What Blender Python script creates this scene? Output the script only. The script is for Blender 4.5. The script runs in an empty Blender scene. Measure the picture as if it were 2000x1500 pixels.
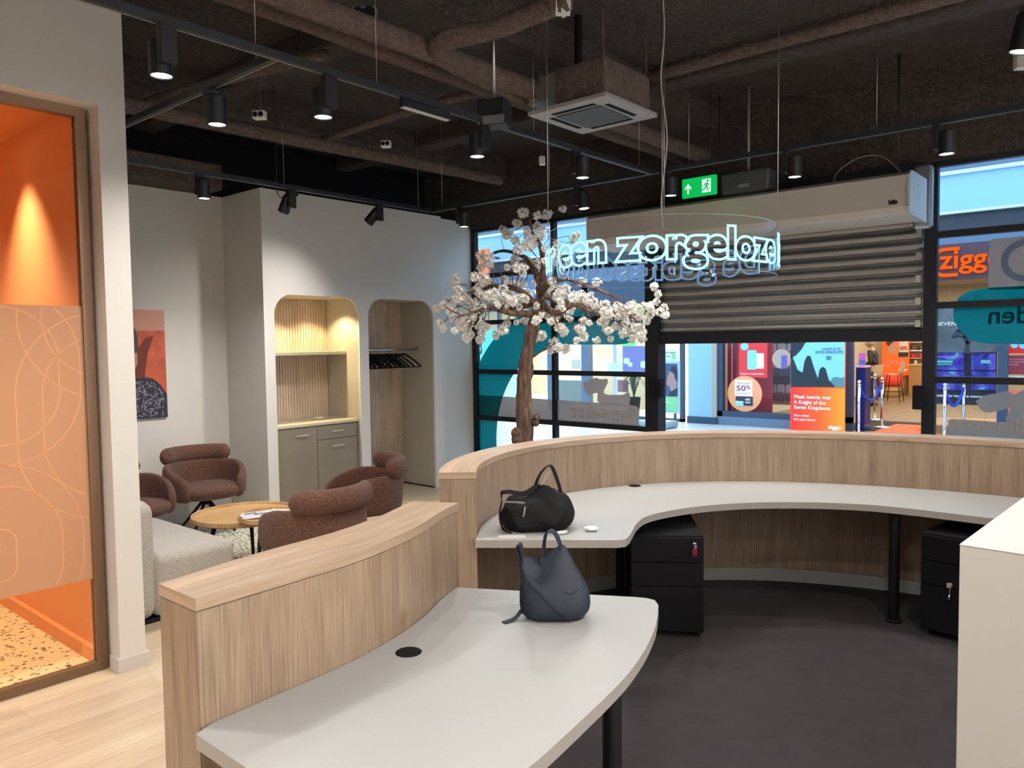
import bpy, bmesh, math, random
from mathutils import Vector, Matrix, Euler
random.seed(7)
PI = math.pi
S = bpy.context.scene
COL = S.collection

# ------------------------------------------------------------------ camera
H = 1.72                      # eye height
FPX = 1506.7                  # focal length in pixels of a 2000 px wide frame
YAW, PITCH, ROLL = 0.70853512, 0.05226747, -0.01324304
_f = Vector((-math.sin(YAW)*math.cos(PITCH), math.cos(YAW)*math.cos(PITCH), -math.sin(PITCH)))
_r = Vector((math.cos(YAW), math.sin(YAW), 0)); _u = _r.cross(_f)
_r2 = _r*math.cos(ROLL) + _u*math.sin(ROLL); _u2 = -_r*math.sin(ROLL) + _u*math.cos(ROLL)
cam_data = bpy.data.cameras.new('camera'); cam = bpy.data.objects.new('camera', cam_data); COL.objects.link(cam)
cam_data.sensor_width = 36; cam_data.lens = FPX/2000*36; cam_data.clip_start = .02; cam_data.clip_end = 200
cam.matrix_world = Matrix(((_r2.x, _u2.x, -_f.x, 0), (_r2.y, _u2.y, -_f.y, 0), (_r2.z, _u2.z, -_f.z, H), (0, 0, 0, 1)))
S.camera = cam
S.view_settings.view_transform = 'Standard'; S.view_settings.look = 'None'
S.view_settings.exposure = 0.0; S.view_settings.gamma = 1.0; S.view_settings.use_curve_mapping = False
S.cycles.max_bounces = 8; S.cycles.diffuse_bounces = 6; S.cycles.transparent_max_bounces = 40
S.cycles.use_denoising = True; S.cycles.sample_clamp_indirect = 4; S.cycles.caustics_reflective = False; S.cycles.caustics_refractive = False

def ray(px, py): return _r2*((px-1000)/FPX) - _u2*((py-750)/FPX) + _f
def az(px, py, h):            # point on the horizontal plane z = h
    d = ray(px, py); return d*((h-H)/d.z) + Vector((0, 0, H))
def ay(px, py, y):            # point on the plane y
    d = ray(px, py); return d*(y/d.y) + Vector((0, 0, H))
def ax(px, py, x):
    d = ray(px, py); return d*(x/d.x) + Vector((0, 0, H))

# ------------------------------------------------------------------ daylight over the mall (open skylight)
W = bpy.data.worlds.new('world'); S.world = W; W.use_nodes = True
W.node_tree.nodes['Background'].inputs[0].default_value = (.46, .72, 1.0, 1)
W.node_tree.nodes['Background'].inputs[1].default_value = 3.4

WARM = (1.0, .86, .70); NEUT = (1.0, .94, .87); YEL = (1.0, .78, .42)
def area(name, loc, size, power, col, rot=(0, 0, 0), parent=None):
    l = bpy.data.lights.new(name, 'AREA'); l.shape = 'RECTANGLE'; l.size, l.size_y = size; l.energy = power; l.color = col
    o = bpy.data.objects.new(name, l); COL.objects.link(o); o.location = loc; o.rotation_euler = rot
    return o
# ceiling panels of the two shops across the mall
area('shop_ceiling_light', (-3.0, 20.8, 3.3), (7, 10), 760, (1, .82, .6))
area('shop_ceiling_light', (-12.5, 18.0, 3.3), (8, 5), 900, (1, .95, .82))
# lamp that washes the mall shop fronts
LF = 1.75
def spot(name, loc, target, power, angle, col, blend=.5, radius=.04, parent=None):
    power *= LF
    l = bpy.data.lights.new(name, 'SPOT'); l.energy = power; l.spot_size = math.radians(angle); l.spot_blend = blend
    l.color = col; l.shadow_soft_size = radius
    o = bpy.data.objects.new(name, l); COL.objects.link(o); o.location = loc
    o.rotation_euler = (Vector(target)-Vector(loc)).to_track_quat('-Z', 'Y').to_euler()
    return o

# ------------------------------------------------------------------ materials
MATS = {}
def newmat(name):
    m = bpy.data.materials.new(name); m.use_nodes = True; MATS[name] = m
    nt = m.node_tree; return m, nt, nt.nodes, nt.links, nt.nodes['Principled BSDF']
def mat(name, col, rough=.6, metal=0, emit=None, es=1, spec=.5, bump=None, alpha=None, noise=None, coat=0, sheen=0):
    if name in MATS: return MATS[name]
    m, nt, N, L, b = newmat(name)
    b.inputs['Base Color'].default_value = (*col, 1); b.inputs['Roughness'].default_value = rough
    b.inputs['Metallic'].default_value = metal; b.inputs['Specular IOR Level'].default_value = spec
    if coat: b.inputs['Coat Weight'].default_value = coat
    if sheen: b.inputs['Sheen Weight'].default_value = sheen
    if emit: b.inputs['Emission Color'].default_value = (*emit, 1); b.inputs['Emission Strength'].default_value = es
    tc = N.new('ShaderNodeTexCoord')
    if noise:
        sc, amt = noise
        n = N.new('ShaderNodeTexNoise'); n.inputs['Scale'].default_value = sc; n.inputs['Detail'].default_value = 6
        L.new(tc.outputs['Object'], n.inputs['Vector'])
        r = N.new('ShaderNodeValToRGB'); r.color_ramp.elements[0].position = .3; r.color_ramp.elements[1].position = .7
        r.color_ramp.elements[0].color = (*[c*(1-amt) for c in col], 1); r.color_ramp.elements[1].color = (*[min(1, c*(1+amt)) for c in col], 1)
        L.new(n.outputs['Fac'], r.inputs['Fac']); L.new(r.outputs['Color'], b.inputs['Base Color'])
    if bump:
        sc, st, dist = bump
        n = N.new('ShaderNodeTexNoise'); n.inputs['Scale'].default_value = sc; n.inputs['Detail'].default_value = 4
        L.new(tc.outputs['Object'], n.inputs['Vector'])
        bp = N.new('ShaderNodeBump'); bp.inputs['Strength'].default_value = st; bp.inputs['Distance'].default_value = dist
        L.new(n.outputs['Fac'], bp.inputs['Height']); L.new(bp.outputs['Normal'], b.inputs['Normal'])
    if alpha is not None: b.inputs['Alpha'].default_value = alpha
    return m
def emis(name, col, st):
    if name in MATS: return MATS[name]
    m, nt, N, L, b = newmat(name); N.remove(b)
    e = N.new('ShaderNodeEmission'); e.inputs[0].default_value = (*col, 1); e.inputs[1].default_value = st
    L.new(e.outputs[0], N['Material Output'].inputs[0]); return m
def glass(name, tint=(1, 1, 1), spec=1.0, ior=1.45):
    m, nt, N, L, b = newmat(name); N.remove(b)
    t = N.new('ShaderNodeBsdfTransparent'); t.inputs[0].default_value = (*tint, 1)
    g = N.new('ShaderNodeBsdfGlossy'); g.inputs['Roughness'].default_value = .01; g.inputs[0].default_value = (spec, spec, spec, 1)
    lw = N.new('ShaderNodeLayerWeight'); pw = N.new('ShaderNodeMath'); pw.operation = 'POWER'; pw.inputs[1].default_value = 4.0; L.new(lw.outputs['Facing'], pw.inputs[0])
    fr = N.new('ShaderNodeMath'); fr.operation = 'MULTIPLY_ADD'; fr.inputs[1].default_value = .5*(ior-1); fr.inputs[2].default_value = .010*(ior-1)/.45; L.new(pw.outputs[0], fr.inputs[0]); lw.inputs['Blend'].default_value = .5
    mx = N.new('ShaderNodeMixShader'); L.new(fr.outputs[0], mx.inputs[0]); L.new(t.outputs[0], mx.inputs[1]); L.new(g.outputs[0], mx.inputs[2])
    L.new(mx.outputs[0], N['Material Output'].inputs[0]); return m
def film(name, col, opac, transl=.6):
    """Printed window film: diffuse on the near side, lets part of the light behind it through."""
    m, nt, N, L, b = newmat(name); N.remove(b)
    d = N.new('ShaderNodeBsdfDiffuse'); d.inputs[0].default_value = (*col, 1)
    tl = N.new('ShaderNodeBsdfTranslucent'); tl.inputs[0].default_value = (*col, 1)
    m1 = N.new('ShaderNodeMixShader'); m1.inputs[0].default_value = transl
    L.new(d.outputs[0], m1.inputs[1]); L.new(tl.outputs[0], m1.inputs[2])
    t = N.new('ShaderNodeBsdfTransparent'); m2 = N.new('ShaderNodeMixShader'); m2.inputs[0].default_value = opac
    L.new(t.outputs[0], m2.inputs[1]); L.new(m1.outputs[0], m2.inputs[2]); L.new(m2.outputs[0], N['Material Output'].inputs[0]); return m
def ramp(N, stops):
    r = N.new('ShaderNodeValToRGB'); e = r.color_ramp.elements
    while len(e) < len(stops): e.new(.5)
    for i, (p, c) in enumerate(stops): e[i].position = p; e[i].color = (*c, 1)
    return r
def wood(name, dark, mid, light, uv=True, across=7, along=.55, rough=.45, plank=None, seams=None, rot=0, knots=True):
    """Grain runs along V (or along object Y)."""
    m, nt, N, L, b = newmat(name)
    tc = N.new('ShaderNodeTexCoord'); mp = N.new('ShaderNodeMapping'); L.new(tc.outputs['UV' if uv else 'Object'], mp.inputs[0])
    mp.inputs['Rotation'].default_value = (0, 0, rot)
    src = mp.outputs[0]
    if plank:                                     # shift the figure from board to board
        w, ln = plank
        br = N.new('ShaderNodeTexBrick'); br.offset = .37; br.inputs['Scale'].default_value = 1; br.inputs['Mortar Size'].default_value = .0022
        br.inputs['Brick Width'].default_value = ln; br.inputs['Row Height'].default_value = w; br.inputs['Bias'].default_value = 0
        br.inputs['Color1'].default_value = (0, 0, 0, 1); br.inputs['Color2'].default_value = (1, 1, 1, 1); br.inputs['Mortar'].default_value = (.5, .5, .5, 1)
        m2 = N.new('ShaderNodeMapping'); m2.inputs['Rotation'].default_value = (0, 0, -PI/2); L.new(src, m2.inputs[0]); L.new(m2.outputs[0], br.inputs['Vector'])
        sv = N.new('ShaderNodeVectorMath'); sv.operation = 'SCALE'; sv.inputs[3].default_value = 9; L.new(br.outputs['Color'], sv.inputs[0])
        ad = N.new('ShaderNodeVectorMath'); ad.operation = 'ADD'; L.new(src, ad.inputs[0]); L.new(sv.outputs[0], ad.inputs[1]); src = ad.outputs[0]
    s1 = N.new('ShaderNodeMapping'); s1.inputs['Scale'].default_value = (across, along, 1); L.new(src, s1.inputs[0])
    n1 = N.new('ShaderNodeTexNoise'); n1.inputs['Scale'].default_value = 1.6; n1.inputs['Detail'].default_value = 5; n1.inputs['Distortion'].default_value = .9
    L.new(s1.outputs[0], n1.inputs['Vector'])
    s2 = N.new('ShaderNodeMapping'); s2.inputs['Scale'].default_value = (across*16, along*5, 1); L.new(src, s2.inputs[0])
    n2 = N.new('ShaderNodeTexNoise'); n2.inputs['Scale'].default_value = 1.5; n2.inputs['Detail'].default_value = 3; L.new(s2.outputs[0], n2.inputs['Vector'])
    mix = N.new('ShaderNodeMath'); mix.operation = 'MULTIPLY_ADD'; mix.inputs[1].default_value = .60; L.new(n2.outputs['Fac'], mix.inputs[0])
    h = N.new('ShaderNodeMath'); h.operation = 'MULTIPLY'; h.inputs[1].default_value = .48; L.new(n1.outputs['Fac'], h.inputs[0]); L.new(h.outputs[0], mix.inputs[2])
    r = ramp(N, [(.40, dark), (.53, mid), (.66, light)]); L.new(mix.outputs[0], r.inputs['Fac'])
    col = r.outputs['Color']
    if knots:
        s3 = N.new('ShaderNodeMapping'); s3.inputs['Scale'].default_value = (2.6, 1.5, 1); L.new(src, s3.inputs[0])
        v = N.new('ShaderNodeTexVoronoi'); v.inputs['Scale'].default_value = 1.0; L.new(s3.outputs[0], v.inputs['Vector'])
        kr = ramp(N, [(0, (.35, .28, .24)), (.035, (.62, .52, .44)), (.10, (1, 1, 1))]); L.new(v.outputs['Distance'], kr.inputs['Fac'])
        mm = N.new('ShaderNodeMix'); mm.data_type = 'RGBA'; mm.blend_type = 'MULTIPLY'; mm.inputs[0].default_value = .8
        L.new(col, mm.inputs[6]); L.new(kr.outputs['Color'], mm.inputs[7]); col = mm.outputs[2]
    if plank:
        mm = N.new('ShaderNodeMix'); mm.data_type = 'RGBA'; mm.blend_type = 'MULTIPLY'; mm.inputs[7].default_value = (.84, .80, .76, 1)
        L.new(br.outputs['Fac'], mm.inputs[0]); L.new(col, mm.inputs[6]); col = mm.outputs[2]
    if seams:                                     # thin vertical joints every `seams` metres
        sp = N.new('ShaderNodeSeparateXYZ'); L.new(mp.outputs[0], sp.inputs[0])
        md = N.new('ShaderNodeMath'); md.operation = 'MODULO'; md.inputs[1].default_value = seams; L.new(sp.outputs[0], md.inputs[0])
        lt = N.new('ShaderNodeMath'); lt.operation = 'LESS_THAN'; lt.inputs[1].default_value = .0022; L.new(md.outputs[0], lt.inputs[0])
        mm = N.new('ShaderNodeMix'); mm.data_type = 'RGBA'; mm.blend_type = 'MULTIPLY'; mm.inputs[7].default_value = (.45, .38, .32, 1)
        L.new(lt.outputs[0], mm.inputs[0]); L.new(col, mm.inputs[6]); col = mm.outputs[2]
    L.new(col, b.inputs['Base Color']); b.inputs['Roughness'].default_value = rough
    bp = N.new('ShaderNodeBump'); bp.inputs['Strength'].default_value = .08; bp.inputs['Distance'].default_value = .002
    L.new(n2.outputs['Fac'], bp.inputs['Height']); L.new(bp.outputs['Normal'], b.inputs['Normal'])
    return m
M = {}
M['oak'] = wood('oak', (.175, .118, .078), (.255, .178, .120), (.335, .243, .170), seams=.62)  # faces darker than the top boards: their weaker light put into the colour
M['oak_top'] = wood('oak_top', (.27, .185, .125), (.36, .255, .175), (.45, .33, .235))
M['floor'] = wood('floor_planks', (.42, .325, .225), (.49, .39, .275), (.56, .46, .335), uv=False, across=4, along=.4, plank=(.2, 1.9), rough=.4, knots=False)
M['shop_floor'] = wood('shop_floor', (.13, .095, .062), (.18, .135, .09), (.22, .17, .12), uv=False, across=4, along=.5, plank=(.18, 1.3), knots=False)
M['table_oak'] = wood('table_oak', (.44, .25, .10), (.56, .34, .15), (.64, .42, .2), uv=False, across=5, along=1, knots=False)
M['beige_wood'] = wood('beige_wood', (.42, .31, .23), (.52, .40, .30), (.6, .47, .36), uv=False, across=6, along=1, knots=False)
M['wall'] = mat('wall_paint', (.63, .61, .575), .9, bump=(240, .05, .002))
M['white_trim'] = mat('baseboard_paint', (.55, .52, .49), .5)
M['orange'] = mat('orange_paint', (.70, .26, .085), .8)
M['black'] = mat('black_metal', (.005, .0055, .007), .45, spec=.25)
M['frame'] = mat('frame_black', (.006, .007, .010), .5, spec=.25)
M['matte'] = mat('matte_black', (.005, .005, .006), .85, spec=.12)
M['bronze'] = mat('bronze_frame', (.15, .085, .045), .45, .2)
M['desk'] = mat('desk_laminate', (.33, .334, .33), .42)
M['desk_edge'] = mat('desk_edge', (.36, .34, .31), .55)
M['white'] = mat('white_laminate', (.64, .61, .56), .55)
M['carpet'] = mat('dark_carpet', (.019, .0145, .017), .95, noise=(9, .22), bump=(400, .4, .003))
M['steel'] = mat('brushed_steel', (.55, .55, .55), .35, 1)
M['chrome'] = mat('chrome', (.8, .8, .82), .12, 1)
M['galv'] = mat('galvanised', (.42, .46, .50), .35, .8, noise=(6, .15))
M['offwhite'] = mat('offwhite_casing', (.58, .55, .51), .55)
M['ceil'] = mat('sprayed_ceiling', (.029, .018, .014), .95, noise=(30, .4), bump=(55, 1.0, .03))
M['pipe'] = mat('sprayed_pipe', (.060, .038, .030), .95, noise=(34, .45), bump=(70, 1.0, .02))
M['cab'] = mat('cabinet_taupe', (.20, .168, .125), .5, noise=(3, .08))
M['worktop'] = mat('worktop_cream', (.52, .46, .32), .45)
M['niche'] = mat('niche_paint', (.46, .43, .36), .85)
M['brown_fab'] = mat('brown_boucle', (.105, .046, .029), .95, noise=(95, .65), bump=(120, .9, .01), sheen=.08)
M['cream_fab'] = mat('cream_boucle', (.46, .43, .38), .95, noise=(130, .3), bump=(190, .9, .008), sheen=.3)
M['glass'] = glass('window_glass', (.97, .985, .99), .9)
M['acryl'] = glass('clear_acrylic', (.985, .99, 1), .9, 1.22)
M['bag_blue'] = mat('navy_leather', (.009, .014, .024), .6, spec=.25, noise=(60, .15), bump=(500, .25, .001))
M['bag_black'] = mat('black_nylon', (.004, .0035, .005), .65, spec=.15, bump=(30, .5, .01))
M['shutter'] = mat('shutter_aluminium', (.33, .335, .345), .36, .8)
M['plastic_white'] = mat('white_plastic', (.75, .74, .72), .45)
M['lamp'] = emis('lamp_face', (1, .95, .88), 14)
M['lamp_warm'] = emis('lamp_face_warm', (1, .84, .6), 12)
M['teal'] = film('teal_film', (.0, .34, .34), .93, .8)
M['beigefilm'] = film('beige_film', (.50, .41, .38), .86, .5)
M['greyfilm'] = film('grey_film', (.40, .38, .38), .86, .4)
M['letterfilm'] = film('pale_letter_film', (.66, .58, .54), .9, .5)
M['peach'] = film('peach_film', (.68, .46, .30), .84, .5)
M['peachline'] = film('peach_line', (.98, .66, .40), .8, .5)

# ------------------------------------------------------------------ mesh helpers
def link(name, me, m, parent=None, world=None):
    o = bpy.data.objects.new(name, me); COL.objects.link(o)
    if m is not None:
        for k in (m if isinstance(m, (list, tuple)) else [m]): me.materials.append(MATS[k] if isinstance(k, str) and k in MATS else (M[k] if isinstance(k, str) else k))
    if parent is not None:
        if world: me.transform(world.inverted())
        o.parent = parent
    return o
def wm(root): return Matrix.Translation(root.location) @ root.rotation_euler.to_matrix().to_4x4()
def obj(name, bm, m, parent=None, world=False, smooth=False, flat_angle=None):
    """Links bm as ONE mesh object. world=True: bm is in world coordinates, the parent is a thing's Empty."""
    bmesh.ops.recalc_face_normals(bm, faces=bm.faces)
    me = bpy.data.meshes.new(name); bm.to_mesh(me); bm.free()
    if smooth:
        for p in me.polygons: p.use_smooth = True
        if flat_angle: me.set_sharp_from_angle(angle=math.radians(flat_angle))
    w = None
    if world and parent is not None:
        w = wm(parent) if parent.parent is None else wm(parent.parent) @ wm(parent)
    return link(name, me, m, parent, w)
def tag(o, label=None, cat=None, group=None, kind=None):
    if label: o['label'] = label
    if cat: o['category'] = cat
    if group: o['group'] = group
    if kind: o['kind'] = kind
    return o
def thing(name, label, cat, loc=(0, 0, 0), rz=0, group=None):
    o = bpy.data.objects.new(name, None); COL.objects.link(o); o.empty_display_size = .1
    o.location = loc; o.rotation_euler = (0, 0, rz); return tag(o, label, cat, group)
def struct(o): o['kind'] = 'structure'; return o
def dup(root, loc=None, rz=None, label=None, group=None, rot=None):
    r = root.copy(); COL.objects.link(r)
    if loc is not None: r.location = loc
    if rz is not None: r.rotation_euler = (0, 0, rz)
    if rot is not None: r.rotation_euler = rot
    if label: r['label'] = label
    if group: r['group'] = group
    for ch in list(root.children):
        c = ch.copy(); COL.objects.link(c); c.parent = r
        for g in ch.children:
            d = g.copy(); COL.objects.link(d); d.parent = c
    return r
def B(): return bmesh.new()
def box(bm, lo, hi, mx=None, mi=0):
    vs = [bm.verts.new((x, y, z)) for x in (lo[0], hi[0]) for y in (lo[1], hi[1]) for z in (lo[2], hi[2])]
    if mx: 
        for v in vs: v.co = mx @ v.co
    fs = []
    for f in ((0, 1, 3, 2), (4, 6, 7, 5), (0, 4, 5, 1), (2, 3, 7, 6), (0, 2, 6, 4), (1, 5, 7, 3)):
        fc = bm.faces.new([vs[i] for i in f]); fc.material_index = mi; fs.append(fc)
    return vs
def bbox(lo, hi, bev=0, seg=2, mx=None):
    bm = B(); box(bm, lo, hi, mx)
    if bev: bmesh.ops.bevel(bm, geom=bm.edges[:], offset=bev, segments=seg, profile=.6, affect='EDGES')
    return bm
def tube(bm, pts, rad, n=10, cap=True, mi=0):
    pts = [Vector(p) for p in pts]; R = rad if isinstance(rad, (list, tuple)) else [rad]*len(pts)
    rings = []; up = None
    for i, p in enumerate(pts):
        t = (pts[min(i+1, len(pts)-1)] - pts[max(i-1, 0)])
        if t.length < 1e-9: t = Vector((0, 0, 1))
        t.normalize()
        if up is None: up = Vector((0, 0, 1)) if abs(t.z) < .9 else Vector((1, 0, 0))
        a = up - t*up.dot(t)
        if a.length < 1e-5: a = t.orthogonal()
        a.normalize(); up = a; b = t.cross(a)
        rings.append([bm.verts.new(p + (a*math.cos(2*PI*k/n) + b*math.sin(2*PI*k/n))*R[i]) for k in range(n)])
    for q in range(len(rings)-1):
        for k in range(n):
            f = bm.faces.new((rings[q][k], rings[q][(k+1) % n], rings[q+1][(k+1) % n], rings[q+1][k])); f.smooth = True; f.material_index = mi
    if cap:
        bm.faces.new(rings[0][::-1]).material_index = mi; bm.faces.new(rings[-1]).material_index = mi
    return bm
def cyl(bm, c, r, h, n=24, r2=None, mi=0):
    c = Vector(c); return tube(bm, [c, c+Vector((0, 0, h))], [r, r if r2 is None else r2], n, mi=mi)
def lathe(bm, prof, c=(0, 0, 0), n=24, a0=0, a1=2*PI, mi=0):
    c = Vector(c); full = abs(a1-a0-2*PI) < 1e-6; m_ = n if full else n+1; rings = []
    for k in range(m_):
        a = a0+(a1-a0)*k/n; rings.append([bm.verts.new(c+Vector((r*math.cos(a), r*math.sin(a), z))) for r, z in prof])
    for k in range(n):
        A, C = rings[k], rings[(k+1) % m_]
        for i in range(len(prof)-1):
            if prof[i][0] < 1e-6 and prof[i+1][0] < 1e-6: continue
            try: f = bm.faces.new((A[i], C[i], C[i+1], A[i+1])); f.smooth = True; f.material_index = mi
            except ValueError: pass
    bmesh.ops.remove_doubles(bm, verts=bm.verts, dist=1e-6)
    return bm
def prism(bm, pts, z0, z1, mi=0, mtx=None):
    """Solid from a polygon in XY; mtx places it."""
    a = [bm.verts.new((p[0], p[1], z0)) for p in pts]; b = [bm.verts.new((p[0], p[1], z1)) for p in pts]
    if mtx:
        for v in a+b: v.co = mtx @ v.co
    n = len(pts); fs = [bm.faces.new(a[::-1]), bm.faces.new(b)]
    for i in range(n): fs.append(bm.faces.new((a[i], a[(i+1) % n], b[(i+1) % n], b[i])))
    for f in fs: f.material_index = mi
    return fs
def rrect(x0, z0, x1, z1, r, n=6, corners=(1, 1, 1, 1)):
    """Rounded rectangle; corners: bottom-left, bottom-right, top-right, top-left."""
    out = []
    for (cx, cz, a0, on, qx, qz) in ((x0+r, z0+r, PI, corners[0], x0, z0), (x1-r, z0+r, 1.5*PI, corners[1], x1, z0), (x1-r, z1-r, 0, corners[2], x1, z1), (x0+r, z1-r, .5*PI, corners[3], x0, z1)):
        if not on: out.append((qx, qz)); continue
        for k in range(n+1):
            a = a0+k/n*PI/2; out.append((cx+r*math.cos(a), cz+r*math.sin(a)))
    return out
def XZ(y): return Matrix(((1, 0, 0, 0), (0, 0, -1, y), (0, 1, 0, 0), (0, 0, 0, 1)))      # polygon (x, z) standing on the plane y, thickness towards -y
def YZ(x): return Matrix(((0, 0, 1, x), (1, 0, 0, 0), (0, 1, 0, 0), (0, 0, 0, 1)))       # polygon (y, z) standing on the plane x, thickness towards +x
def flatpoly(outer, holes, depth, m4, name, m, parent=None, world=False, bevel=0):
    """Plate with holes: 2D curve turned into a mesh; polygon in local XY, thickness `depth` along local Z."""
    cu = bpy.data.curves.new(name, 'CURVE'); cu.dimensions = '2D'; cu.fill_mode = 'BOTH'; cu.extrude = depth/2
    for poly in [outer]+holes:
        s = cu.splines.new('POLY'); s.points.add(len(poly)-1)
        for p, q in zip(s.points, poly): p.co = (q[0], q[1], 0, 1)
        s.use_cyclic_u = True
    o = bpy.data.objects.new(name, cu); COL.objects.link(o); bpy.context.view_layer.update()
    dg = bpy.context.evaluated_depsgraph_get(); me = bpy.data.meshes.new_from_object(o.evaluated_get(dg))
    bpy.data.objects.remove(o); bpy.data.curves.remove(cu)
    me.transform(m4 @ Matrix.Translation((0, 0, depth/2))); me.name = name
    me.materials.clear()
    for p in me.polygons: p.use_smooth = False
    w = None
    if world and parent is not None: w = wm(parent) if parent.parent is None else wm(parent.parent) @ wm(parent)
    return link(name, me, m, parent, w)
def text_mesh(s, size, ext=.002, offset=0, bevel=0, outline=False, align='CENTER', width=None, spacing=1.0, res=4):
    cu = bpy.data.curves.new('txt', 'FONT'); cu.body = s; cu.size = size; cu.align_x = align; cu.extrude = 0 if outline else ext
    cu.offset = offset; cu.bevel_depth = bevel; cu.resolution_u = res; cu.space_character = spacing; cu.bevel_resolution = 1
    cu.fill_mode = 'NONE' if outline else 'BOTH'
    o = bpy.data.objects.new('txt', cu); COL.objects.link(o); bpy.context.view_layer.update()
    dg = bpy.context.evaluated_depsgraph_get(); me = bpy.data.meshes.new_from_object(o.evaluated_get(dg))
    bpy.data.objects.remove(o); bpy.data.curves.remove(cu); me.materials.clear()
    if width and len(me.vertices):
        xs = [v.co.x for v in me.vertices]; w = max(xs)-min(xs)
        me.transform(Matrix.Diagonal((width/w, 1, 1, 1)))
    return me
def text(name, s, size, m, m4, parent=None, world=True, mirror=False, **k):
    me = text_mesh(s, size, **k); me.name = name
    if mirror: me.transform(Matrix.Diagonal((-1, 1, 1, 1))); me.flip_normals()
    me.transform(m4)
    w = None
    if world and parent is not None: w = wm(parent) if parent.parent is None else wm(parent.parent) @ wm(parent)
    return link(name, me, m, parent, w)
def TXZ(x, y, z): return Matrix.Translation((x, y, z)) @ Matrix.Rotation(PI/2, 4, 'X')     # text that faces -y
def smoothcurve(pts, n=8):
    out = []
    P_ = [Vector(p) for p in pts]
    for i in range(len(P_)-1):
        p0 = P_[max(i-1, 0)]; p1 = P_[i]; p2 = P_[i+1]; p3 = P_[min(i+2, len(P_)-1)]
        for k in range(n):
            t = k/n
            out.append(.5*((2*p1)+(p2-p0)*t+(2*p0-5*p1+4*p2-p3)*t*t+(3*p1-p0-3*p2+p3)*t**3))
    out.append(P_[-1]); return out
def subsurf(o, lv=2):
    m = o.modifiers.new('subsurf', 'SUBSURF'); m.levels = lv; m.render_levels = lv; return o
# ================================================================== STRUCTURE
XP, XN, XR = -7.415, -6.70, -6.80          # picture wall, niche wall, set-back wall by the shop front
YR, YN, YF = 4.137, 6.545, 7.20            # return wall, end of niche wall, shop front
ZW, ZC = 3.25, 3.95
TOP, DZ = 1.065, .72                       # counter tops, desk tops
o = struct(obj('floor', bbox((-8, -3.2, -.12), (3.2, 7.28, 0)), 'floor'))
bm = B(); box(bm, (-8, -3.2, ZC), (3.2, 7.5, ZC+.15)); struct(obj('ceiling', bm, 'ceil'))
# shell
struct(obj('wall_left_picture', bbox((-7.56, 1.82, 0), (XP, YR, ZW)), 'wall'))
struct(obj('wall_left_return', bbox((-7.56, YR, 0), (XN-.03, YR+.10, ZW)), 'wall'))
struct(obj('wall_left_setback', bbox((-7.0, YN-.1, 0), (XR, YF-.03, ZW)), 'wall'))
struct(obj('wall_left_upper', bbox((-7.75, 1.6, ZW-.02), (-7.60, 7.4, ZC)), 'matte'))
bm = B(); box(bm, (-7.75, -3.2, 0), (-7.58, 1.7, ZC)); box(bm, (-7.75, 1.7, 0), (-7.58, 7.4, ZW)); struct(obj('wall_left_shell', bm, 'matte'))
bm = B(); box(bm, (-8, YF-.06, 3.17), (3.2, YF+.14, ZC+.1)); struct(obj('wall_front_bulkhead', bm, 'ceil'))
struct(obj('wall_back', bbox((-8, -3.2, 0), (3.2, -3.0, ZC)), 'wall'))
struct(obj('wall_right', bbox((1.9, -3.2, 0), (2.1, 7.3, ZC)), mat('white_wall_paint', (.8, .79, .77), .9)))  # unseen wall, set close and painted white to bounce fill light
# niche wall with two round-topped openings
N1 = (4.252, 5.287); N2 = (5.413, 6.391); NT = 2.237; XB = -7.28
h1 = rrect(N1[0], 0.0, N1[1], NT, .20, corners=(0, 0, 1, 1)); h2 = rrect(N2[0], 0.0, N2[1], NT, .20, corners=(0, 0, 1, 1))
outer = [(YR+.001, 0), (N1[0], 0)] + [p for p in h1[::-1]][0:0]
def arch(h): return [p for p in reversed(h) if True]
# one outline running along the floor and up around each opening
def up(h): # from bottom-left over the top to bottom-right
    bl, br = h[0], h[1]; rest = h[2:]      # rest: top-right corner then top-left corner
    return [bl] + rest[::-1] + [br]
out = [(YR, 0)] + up(h1) + up(h2) + [(YN, 0), (YN, ZW), (YR, ZW)]
flat = flatpoly(out, [], .03, YZ(XN-.03), 'wall_left_niches', 'wall'); struct(flat)
# niche linings
def lining(y0, y1, name):
    bm = B(); t = .05
    a = [(y0, 0), (y0, NT), (y1, NT), (y1, 0)]; b = [(y0-t, 0), (y0-t, NT+t), (y1+t, NT+t), (y1+t, 0)]
    for x0, x1 in ((XB, XN-.03),):
        A = [[bm.verts.new((x, p[0], p[1])) for p in q] for x in (x0, x1) for q in (a, b)]
        n = len(a)
        for i in range(n-1):
            bm.faces.new((A[0][i], A[0][i+1], A[2][i+1], A[2][i])); bm.faces.new((A[1][i], A[3][i], A[3][i+1], A[1][i+1]))
            bm.faces.new((A[2][i], A[2][i+1], A[3][i+1], A[3][i])); bm.faces.new((A[0][i], A[1][i], A[1][i+1], A[0][i+1]))
        for i in (0, n-1): bm.faces.new((A[0][i], A[2][i], A[3][i], A[1][i]))
    return struct(obj(name, bm, 'niche'))
lining(N1[0], N1[1], 'wall_niche_lining'); lining(N2[0], N2[1], 'wall_niche_lining')
def backpanel(y0, y1, mm):
    bm = B(); box(bm, (XB-.06, y0-.06, 0), (XB-.012, y1+.06, NT+.06)); w = (y1-y0)/30
    for k in range(30):                                     # upright slats
        box(bm, (XB-.014, y0+k*w+.004, 0), (XB-.004, y0+(k+1)*w-.006, NT+.02))
    return struct(obj('wall_niche_panel', bm, mm))
backpanel(*N1, 'beige_wood'); backpanel(*N2, 'beige_wood')
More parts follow.
